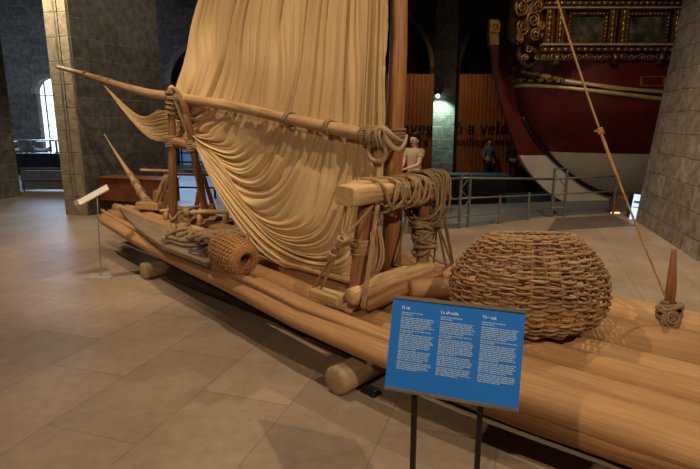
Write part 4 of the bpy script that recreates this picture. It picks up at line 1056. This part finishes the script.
# stern profile: left-hand edge of the hull at the centre plane
prof = [(510, 45), (522, 62), (521, 85), (525, 105), (534, 128), (549, 150), (568, 172), (594, 190), (612, 197)]
prof = [atY(x, y, GY - .5) for x, y in prof]; prof = cat([Vector((q.x, q.z, 0)) for q in prof], 60)
def xs(z):
    for a, b in zip(prof, prof[1:]):
        if b.y <= z <= a.y: return a.x + (b.x - a.x) * (a.y - z) / (a.y - b.y + 1e-9)
    return prof[0].x if z > prof[0].y else prof[-1].x
def hb(z):       # half breadth amidships
    t = max(0, min(1, (z - ZK) / (ZT - ZK))); return 0.12 + 2.05 * min(1, (t * 1.5)) ** 0.55 + .05 * math.sin(PI * t)
def hull_pt(z, f, off=0.0):     # f 0..1 from stern along the near side
    x0 = xs(z); t = max(0, min(1, (z - ZK) / (ZT - ZK))); le = 6.0 - 4.6 * t; X = x0 + f * (12.6 - x0); xi = min(1, (X - x0) / le)
    y = GY - hb(z) * math.sqrt(max(0, 1 - (1 - xi) ** 2)); return Vector((X, y - off, z))
def hull_patch(z0, z1, name, m, nz=40, nf=60, flat=0.0):
    mb = MB()
    for side in (1, -1):
        rows_ = []
        for i in range(nz + 1):
            z = z0 + (z1 - z0) * i / nz; r_ = []
            for j in range(nf + 1):
                q = hull_pt(z, (j / nf) ** 2.0)
                if side < 0: q = Vector((q.x, 2 * GY - q.y, q.z))
                r_.append(q)
            rows_.append(r_)
        mb.grid(rows_, 4.0, flip=side < 0)
    return mb.build(name, m, gal)
hull_patch(ZW, ZT, 'red_hull', M['red']); hull_patch(ZK, ZW, 'white_underbody', M['hull_white'])
mb = MB(); mb.box(((xs(ZK) + 12.6) / 2, GY, ZK), (12.6 - xs(ZK), .2, .12)); mb.build('keel', M['stick'], gal)
def hull_line(pts, r_, name, m, off=0.01, n=60):
    mb = MB(); out = []
    P = cat([Vector((a, b, 0)) for a, b in pts], n)
    for q in P:
        f = max(0, min(1, q.x)); out.append(hull_pt(q.y, f, off))
    mb.tube(out, r_, 8); return mb.build(name, m, gal)
def zat(px, py, y=13.0): return atY(px, py, y).z
def fat(px, py, y=13.2):
    q = atY(px, py, y); x0 = xs(q.z); return max(0, min(1, (q.x - x0) / (12.6 - x0)))
hull_line([(fat(541, 66), zat(541, 66)), (fat(560, 77), zat(560, 77)), (fat(585, 84), zat(585, 84)), (fat(620, 90), zat(620, 90)), (fat(665, 94), zat(665, 94)), (fat(720, 99), zat(720, 99))], .055, 'moulding', M['gilt_line'])
hull_line([(fat(523, 80), zat(523, 80)), (fat(530, 81), zat(530, 81)), (fat(560, 85), zat(560, 85)), (fat(600, 92), zat(600, 92)), (fat(640, 98), zat(640, 98)), (fat(665, 101), zat(665, 101)), (fat(720, 108), zat(720, 108))], .055, 'moulding', M['gilt_line'])
hull_line([(fat(528, 72), zat(528, 72)), (fat(552, 80), zat(552, 80)), (fat(600, 87.5), zat(600, 87.5)), (fat(665, 97), zat(665, 97)), (fat(720, 102), zat(720, 102))], .055, 'dark_wale', M['black'], .005)
# gilded scrolls between mouldings at the stern quarter
for k in range(7):
    px = 528 + k * 6; f = fat(px, 74 + k * .9); z = zat(px, 74 + k * .9); c = hull_pt(z, f, .10) - Vector((.05, 0, 0)); r0 = .15 - .010 * k; d_ = (hull_pt(z, f + .02, .10) - c).normalized()
    mb = MB(); mb.tube([c + d_ * (r0 * (1 - j / 16) * math.cos(j * .8)) + Z3 * (.55 * r0 * (1 - j / 16) * math.sin(j * .8)) - d_ * j * .006 for j in range(15)], .022, 6); mb.build('gilded_scroll', M['gilt'], gal)
# port frame on the hull
c = hull_pt(zat(643, 82), fat(643, 82), .02); mb = MB(); wdt = .52; hgt = .20
for sx in (-1, 1): mb.box(c + Vector((sx * wdt / 2, 0, 0)), (.035, .05, hgt))
for sz in (-1, 1): mb.box(c + Vector((0, 0, sz * hgt / 2)), (wdt, .05, .03))
mb.build('port_frame', M['stick'], gal); mb = MB(); mb.box(c + Vector((0, .01, 0)), (wdt - .05, .02, hgt - .04)); mb.build('port_lid', M['red'], gal)
# gallery superstructure
SYF = 12.78
gx0, gx1 = atY(546, 30, SYF).x, 12.5
def gzz(py): return atY(600, py, SYF).z
mb = MB(); mb.box(((gx0 + gx1) / 2, GY, (gzz(52) + gzz(-60)) / 2), (gx1 - gx0, 2 * (GY - SYF) - .2, gzz(-60) - gzz(52))); mb.build('gallery_side', M['red'], gal)
def band(py, h, dp, m, name, orn=None):
    z = gzz(py); mb = MB(); mb.box(((gx0 + gx1) / 2 - .05, SYF + .05 - dp / 2, z), (gx1 - gx0 + .1, dp, h)); mb.build(name, m, gal)
    if orn:
        mb = MB(); x = gx0; k = 0
        while x < 9.4:
            if orn == 'bead':
                mb.ball((x, SYF + .03 - dp, z), h * .42, 8, (1.5, .5, 1)); x += h * 1.5
            else:
                r0 = h * .48; sgn = 1 if k % 2 else -1
                mb.tube([Vector((x + r0 * (1 - j / 14) * math.cos(j * .7), SYF + .03 - dp, z + sgn * r0 * (1 - j / 14) * math.sin(j * .7))) for j in range(12)], .014, 6)
                mb.ball((x + r0 * 1.2, SYF + .03 - dp, z), r0 * .35, 8, (1, .5, 1.4)); x += r0 * 2.6; k += 1
        mb.build('gilded_ornament', M['gilt'], gal)
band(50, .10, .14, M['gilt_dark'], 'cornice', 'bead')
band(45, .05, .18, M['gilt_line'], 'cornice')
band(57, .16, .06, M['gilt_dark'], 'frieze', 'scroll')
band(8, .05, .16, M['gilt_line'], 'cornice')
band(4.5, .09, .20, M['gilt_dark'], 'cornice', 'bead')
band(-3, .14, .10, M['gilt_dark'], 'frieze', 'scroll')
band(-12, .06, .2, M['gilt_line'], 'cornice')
# paintings in gilt frames
for (xa, xb) in ((571, 607), (629, 669), (690, 728)):
    A_, B_ = atY(xa, 12, SYF - .02), atY(xb, 12, SYF - .02); zA, zB = gzz(14), gzz(44); cx_ = (A_.x + B_.x) / 2; wd = B_.x - A_.x; hh = zA - zB; cz = (zA + zB) / 2
    mb = MB(); mb.box((cx_, SYF + .03, cz), (wd, .03, hh)); pn = mb.build('painting', M['painting'], gal)
    mb = MB()
    for sx in (-1, 1): mb.box((cx_ + sx * wd / 2, SYF + .01, cz), (.08, .09, hh + .08))
    for sz in (-1, 1): mb.box((cx_, SYF + .01, cz + sz * hh / 2), (wd + .08, .09, .08))
    mb.build('picture_frame', M['gilt_dark'], pn, bevel=.01)
    mb = MB()
    for k in range(12):
        f = k / 11
        for sz in (-1, 1): mb.ball((cx_ + (f - .5) * wd, SYF - .04, cz + sz * hh / 2), .028, 8)
        if k < 9:
            for sx in (-1, 1): mb.ball((cx_ + sx * wd / 2, SYF - .04, cz + (k / 8 - .5) * hh), .028, 8)
    mb.build('frame_beads', M['gilt'], pn)
# pilasters with carved drops
for px in (549, 560, 612, 623, 676, 686):
    q = atY(px, 28, SYF - .03); zA, zB = gzz(10), gzz(45); cz = (zA + zB) / 2; mb = MB()
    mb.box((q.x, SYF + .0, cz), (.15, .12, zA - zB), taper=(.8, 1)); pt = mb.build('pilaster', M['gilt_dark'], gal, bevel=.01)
    mb = MB()
    for k in range(6): mb.ball((q.x, SYF - .07, zB + .08 + k * (zA - zB - .14) / 5), .05 - .015 * abs(k - 3) / 3, 10, (1, .5, 1.5))
    mb.box((q.x - .07, SYF - .055, cz), (.02, .03, zA - zB)); mb.box((q.x + .07, SYF - .055, cz), (.02, .03, zA - zB)); mb.build('carving', M['gilt'], pt)
# corbels beneath
for px in (556, 614, 660):
    q = atY(px, 60, SYF - .02); mb = MB(); mb.box((q.x, SYF + .02, q.z + .02), (.12, .2, .26), taper=(1.3, 1.4)); cb = mb.build('corbel', M['gilt_dark'], gal, bevel=.02)
    mb = MB(); mb.ball((q.x, SYF - .11, q.z + .05), .055, 10, (1, .6, 1.2)); mb.build('carving', M['gilt'], cb)
# curved stern bracket with acanthus scrolls
mb = MB(); br_o = [atY(x, y, 13.1) for x, y in ((516, -20), (512, 20), (514, 36), (524, 44), (538, 46), (548, 48))]; br_i = [atY(x, y, 13.1) for x, y in ((548, -20), (548, 20), (548, 30), (548, 40), (549, 46), (550, 50))]
po, pi_ = cat(br_o, 20), cat(br_i, 20); rows_ = []
for a, b in zip(po, pi_): rows_.append([a + Vector((0, .45, 0)), a, b + Vector((0, -.25, 0)), b + Vector((0, .45, 0))])
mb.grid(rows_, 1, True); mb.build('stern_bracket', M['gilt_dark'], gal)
def scroll(mb, c, r0, turns, r_, dirx=1, sq=1.0, rise=0):
    K = int(turns * 16); mb.tube([c + Vector((dirx * r0 * (1 - .9 * j / K) * math.cos(2 * PI * j / 16 + rise), -.02 - .08 * j / K, sq * r0 * (1 - .9 * j / K) * math.sin(2 * PI * j / 16 + rise))) for j in range(K)], [r_, r_, r_ * .6], 7)
mb = MB()
for x, y, r0, dx in ((522, 8, .16, 1), (533, 20, .15, -1), (523, 28, .15, 1), (535, 34, .12, -1), (538, 6, .13, -1), (528, -6, .14, 1), (541, 26, .09, 1), (519, 38, .09, 1)):
    scroll(mb, atY(x, y, 12.95), r0, 2.0, .026, dx, 1.2, y * .3)
for k in range(16): mb.ball(atY(517 + random.uniform(0, 28), random.uniform(-5, 40), 12.93), random.uniform(.03, .055), 8, (1, .6, 1.4))
mb.build('acanthus_scrolls', M['gilt'], gal)
# carved figurehead-like console under the bracket
mb = MB(); cn = cat([atY(x, y, 13.3) for x, y in ((541, 46), (534, 44), (524, 44), (519, 52), (523, 62), (530, 66), (540, 60))], 24)
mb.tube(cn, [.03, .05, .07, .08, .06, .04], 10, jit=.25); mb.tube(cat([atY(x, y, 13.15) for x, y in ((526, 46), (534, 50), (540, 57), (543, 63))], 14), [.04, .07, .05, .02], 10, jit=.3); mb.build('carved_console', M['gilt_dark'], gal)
mb = MB()
for x, y, r0, dx in ((529, 50, .09, 1), (525, 58, .08, -1), (536, 58, .06, 1)): scroll(mb, atY(x, y, 13.08), r0, 1.6, .02, dx)
mb.build('console_scrolls', M['gilt'], gal)
# rudder
ro = cat([Vector((q.x, q.z, 0)) for q in [atY(x, y, GY) for x, y in ((489, 46), (492, 65), (498, 95), (507, 125), (518, 155), (533, 178), (553, 196), (577, 206), (602, 206))]], 40)
ri = cat([Vector((q.x, q.z, 0)) for q in [atY(x, y, GY) for x, y in ((499, 44), (505, 70), (512, 95), (521, 120), (536, 144), (556, 164), (578, 182), (600, 192), (614, 196))]], 40)
zwr = atY(520, 155, GY).z
def rud(sel, name, m):
    mb = MB(); rows_ = []
    for a, b in sel: rows_.append([Vector((a.x, GY - .13, a.y)), Vector((b.x, GY - .13, b.y)), Vector((b.x, GY + .13, b.y)), Vector((a.x, GY + .13, a.y))])
    mb.grid(rows_, 1, True, False); n_ = len(mb.v)
    mb.add(rows_[0], [[0, 1, 2, 3]], [[(0, 0)] * 4], False); mb.add(rows_[-1], [[3, 2, 1, 0]], [[(0, 0)] * 4], False); return mb.build(name, m, gal)
# split at the water line, level on both edges
def cut(line, z): 
    for i, (a, b) in enumerate(zip(line, line[1:])):
        if a.y >= z >= b.y: return a.lerp(b, (a.y - z) / (a.y - b.y))
def resample(line, n): 
    return cat(line, n)
oc, ic = cut(ro, zwr), cut(ri, zwr)
up = list(zip(resample([q for q in ro if q.y > zwr] + [oc], 24), resample([q for q in ri if q.y > zwr] + [ic], 24)))
dn_ = list(zip(resample([oc] + [q for q in ro if q.y < zwr], 24), resample([ic] + [q for q in ri if q.y < zwr], 24)))
rud(up, 'rudder_blade', M['red']); rud(dn_, 'rudder_lower_blade', M['hull_white'])
ra, rb_ = atY(488, 45, GY), atY(500, 20, GY); mb = MB()
ang = Vector((atY(488, 20, GY).x - ra.x, 0, 1.0)); mb.box(((atY(494, 33, GY)).x, GY, atY(494, 33, GY).z), (.27, .3, .66), taper=(.9, .9), shift=(-.05, 0)); rh = mb.build('rudder_head', M['gilt'], gal, bevel=.02)
mb = MB(); mb.box((atY(494, 28, GY).x, GY - .18, atY(494, 28, GY).z), (.22, .03, .28)); mb.ball((atY(494, 28, GY).x, GY - .19, atY(494, 28, GY).z), .07, 8, (1, .5, 1.2)); mb.build('carving', M['gilt'], rh)
mb = MB()
mb.tube([Vector((q.x + .02, GY - .22, q.y)) for q in ri[14:-1]], .055, 8); mb.build('rudder_iron_and_gap_shade', M['black'], gal)  # iron and the shadowed gap to the hull, drawn as one black bar
# cradle under the keel
for px in (575, 585):
    pass
cradle = thing('keel_trestle', Vector((atY(580, 214, 14.6).x, 14.6, -0.45)), 'small white trestle with splayed legs under the galley keel', 'trestle')
tx = atY(580, 206, 14.6); 
mb = MB(); mb.box((tx.x, 14.75, tx.z - .02), (.16, .3, .08)); mb.build('cap', M['label'], cradle)
for sx in (-1, 1):
    mb = MB(); mb.tube([(tx.x + sx * .05, 14.7, tx.z - .03), (tx.x + sx * .2, 14.6, -0.44)], .022, 8); mb.build('leg', M['label'], cradle)

# ================================================================== PEOPLE
def skin_mesh(joints, edges, root, base, sub=2):
    """grow a smooth tapering surface over a joint graph -> mesh in world coords shifted by base"""
    me = bpy.data.meshes.new('sk'); me.from_pydata([Vector(j[0]) for j in joints], edges, [])
    bm = bmesh.new(); bm.from_mesh(me); ly = bm.verts.layers.skin.verify(); bm.verts.ensure_lookup_table()
    for i, j in enumerate(joints):
        r_ = j[1]; bm.verts[i][ly].radius = (r_, r_) if not isinstance(r_, tuple) else r_; bm.verts[i][ly].use_root = (i == root)
    bm.to_mesh(me); bm.free()
    o = bpy.data.objects.new('sk', me); C.objects.link(o)
    s_ = o.modifiers.new('s', 'SKIN'); s_.use_smooth_shade = True
    u_ = o.modifiers.new('u', 'SUBSURF'); u_.levels = sub; u_.render_levels = sub
    bpy.context.view_layer.update()
    out = bpy.data.meshes.new_from_object(o.evaluated_get(bpy.context.evaluated_depsgraph_get())); bpy.data.objects.remove(o)
    for p_ in out.polygons: p_.use_smooth = True
    return out
def person(foot, face, H_, hands, label, top_m, sleeve, prop=None):
    """foot = ground point, face = heading angle of the facing direction, hands = (left, right) hand positions in body axes (x right, y forward, z up; fractions of H_)"""
    foot = Vector(foot); f = Vector((math.cos(face), math.sin(face), 0)); rgt = Vector((f.y, -f.x, 0))
    t = thing('person', foot, label, 'person')
    def B(x, y, z): return rgt * (x * H_) + f * (y * H_) + Z3 * (z * H_)
    J = []; E_ = []
    def ch(start, seq):
        prev = start
        for p_, r_ in seq:
            J.append((B(*p_), tuple(k * H_ for k in r_) if isinstance(r_, tuple) else r_ * H_)); k = len(J) - 1
            if prev is not None: E_.append((prev, k))
            prev = k
        return prev
    ch(None, [((0, 0, .52), (.085, .06))]); pel = 0
    chest = ch(pel, [((0, .0, .60), (.075, .055)), ((0, .005, .69), (.085, .06)), ((0, 0, .78), (.085, .055))])
    nk = ch(chest, [((0, .0, .835), .033), ((0, .008, .862), .031), ((0, .015, .90), .05), ((0, .012, .945), .056), ((0, .008, .975), .04)])
    arms = []
    for sx, hd in zip((-1, 1), hands):
        sh = Vector((sx * .108, 0, .80)); hv = Vector(hd); el = (sh + hv) / 2 + Vector((sx * .045, -.035, -.055))
        k = ch(chest, [(tuple(sh), .036), (tuple(sh.lerp(el, .5)), .031), (tuple(el), .025), (tuple(el.lerp(hv, .5)), .022), (tuple(hv), .015)])
        dv = (hv - el).normalized(); pm_ = hv + dv * .028; J.append((B(*pm_), (.020 * H_, .011 * H_))); E_.append((k, len(J) - 1)); pk = len(J) - 1
        sd = Vector((1, 0, 0)); dn_ = Vector((0, .02, -.015))
        for q in range(4):
            o_ = (q - 1.5) * .011; ln_ = (.028, .034, .032, .024)[q]
            ch(pk, [(tuple(pm_ + sd * o_ + dv * .012), .0058), (tuple(pm_ + sd * o_ + dv * (.012 + ln_ * .55)), .0052), (tuple(pm_ + sd * o_ * .9 + dv * (.012 + ln_) + dn_ * .4), .0045)])
        ch(pk, [(tuple(pm_ - sd * sx * .022 + dv * .0), .0062), (tuple(pm_ - sd * sx * .03 + dv * .018), .005)])
        arms.append((sh, el, hv))
    for sx in (-1, 1):
        ch(pel, [((sx * .052, 0, .485), .062), ((sx * .056, .01, .38), .05), ((sx * .058, .012, .285), .037), ((sx * .06, .0, .16), .032), ((sx * .062, -.01, .045), .022), ((sx * .066, .045, .018), .018), ((sx * .07, .08, .014), .014)])
    me = skin_mesh(J, E_, 0, foot); me.name = 'body'; me.materials.append(M['skin'])
    bo = bpy.data.objects.new('body', me); C.objects.link(bo); bo.parent = t
    def child(nm, js, es, m, sub=2):
        me = skin_mesh([(B(*p_), tuple(k * H_ for k in r_) if isinstance(r_, tuple) else r_ * H_) for p_, r_ in js], es, 0, foot, sub); me.name = nm; me.materials.append(m)
        o = bpy.data.objects.new(nm, me); C.objects.link(o); o.parent = t; return o
    # top
    js = [((0, 0, .50), (.098, .072)), ((0, .0, .60), (.092, .068)), ((0, .005, .69), (.098, .072)), ((0, 0, .785), (.096, .064)), ((0, 0, .825), .045)]; es = [(0, 1), (1, 2), (2, 3), (3, 4)]
    for (sh, el, hv) in arms:
        k = len(js); js += [(tuple(sh), .046), (tuple(sh.lerp(el, .55 if sleeve < 1 else .5)), .043)]; es += [(3, k), (k, k + 1)]
        if sleeve >= 1: js += [(tuple(el), .035), (tuple(el.lerp(hv, .85)), .028)]; es += [(k + 1, k + 2), (k + 2, k + 3)]
    child('shirt' if sleeve < 1 else 'jacket', js, es, top_m)
    js = [((0, 0, .53), (.095, .07))]; es = []
    for sx in (-1, 1):
        k = len(js); js += [((sx * .053, 0, .475), .068), ((sx * .057, .01, .38), .056), ((sx * .059, .012, .285), .044), ((sx * .061, .0, .16), .039), ((sx * .063, -.008, .05), .034)]; es += [(0, k)] + [(k + q, k + q + 1) for q in range(4)]
    child('trousers', js, es, M['denim'])
    for sx in (-1, 1):
        child('shoe', [((sx * .062, -.02, .022), .026), ((sx * .066, .03, .02), .026), ((sx * .07, .09, .016), .02)], [(0, 1), (1, 2)], M['shoe'])
    child('hair', [((0, -.012, .955), .058), ((0, -.006, .982), .045), ((0, -.03, .915), .046), ((0, -.032, .88), .03)], [(0, 1), (0, 2), (2, 3)], M['hair'])
    # face
    mb = MB(); hc = foot + B(0, .0, .93)
    for sx in (-1, 1): mb.ball(foot + B(sx * .019, .062, .925), .0075 * H_, 8)
    mb.box(foot + B(0, .066, .892), (.026 * H_, .006 * H_, .006 * H_), rgt, f, Z3); mb.build('eyes_and_mouth', M['hair'], t)
    mb = MB(); mb.tube([foot + B(0, .06, .925), foot + B(0, .074, .908)], [.005 * H_, .009 * H_], 8)
    for sx in (-1, 1): mb.ball(foot + B(sx * .055, .008, .918), .014 * H_, 8, (.5, .8, 1.3))
    mb.build('nose_and_ears', M['skin'], t)
    return t, foot, B
pf = atZ(413, 216.5, 0); pt_, pf_, B_ = person(pf, math.radians(-135), 1.56, ((-.03, .21, .60), (.03, .21, .595)), 'dark haired person in a beige short sleeved shirt behind the mast bench', M['shirt'], .5)
pz = -0.45; pa = atZ(487, 181, pz); person(pa, math.radians(-60), 1.58, ((-.12, .05, .50), (.12, .06, .50)), 'person in a blue jacket and dark trousers standing by the slat partition', M['jacket'], 1)
pb2 = atZ(512, 181, pz); person(pb2, math.radians(80), 1.55, ((-.12, .05, .50), (.12, .06, .50)), 'person in dark clothes standing half hidden beyond the red rudder', M['denim'], 1)

for o in bpy.data.objects:
    if '_b' in o: del o['_b']
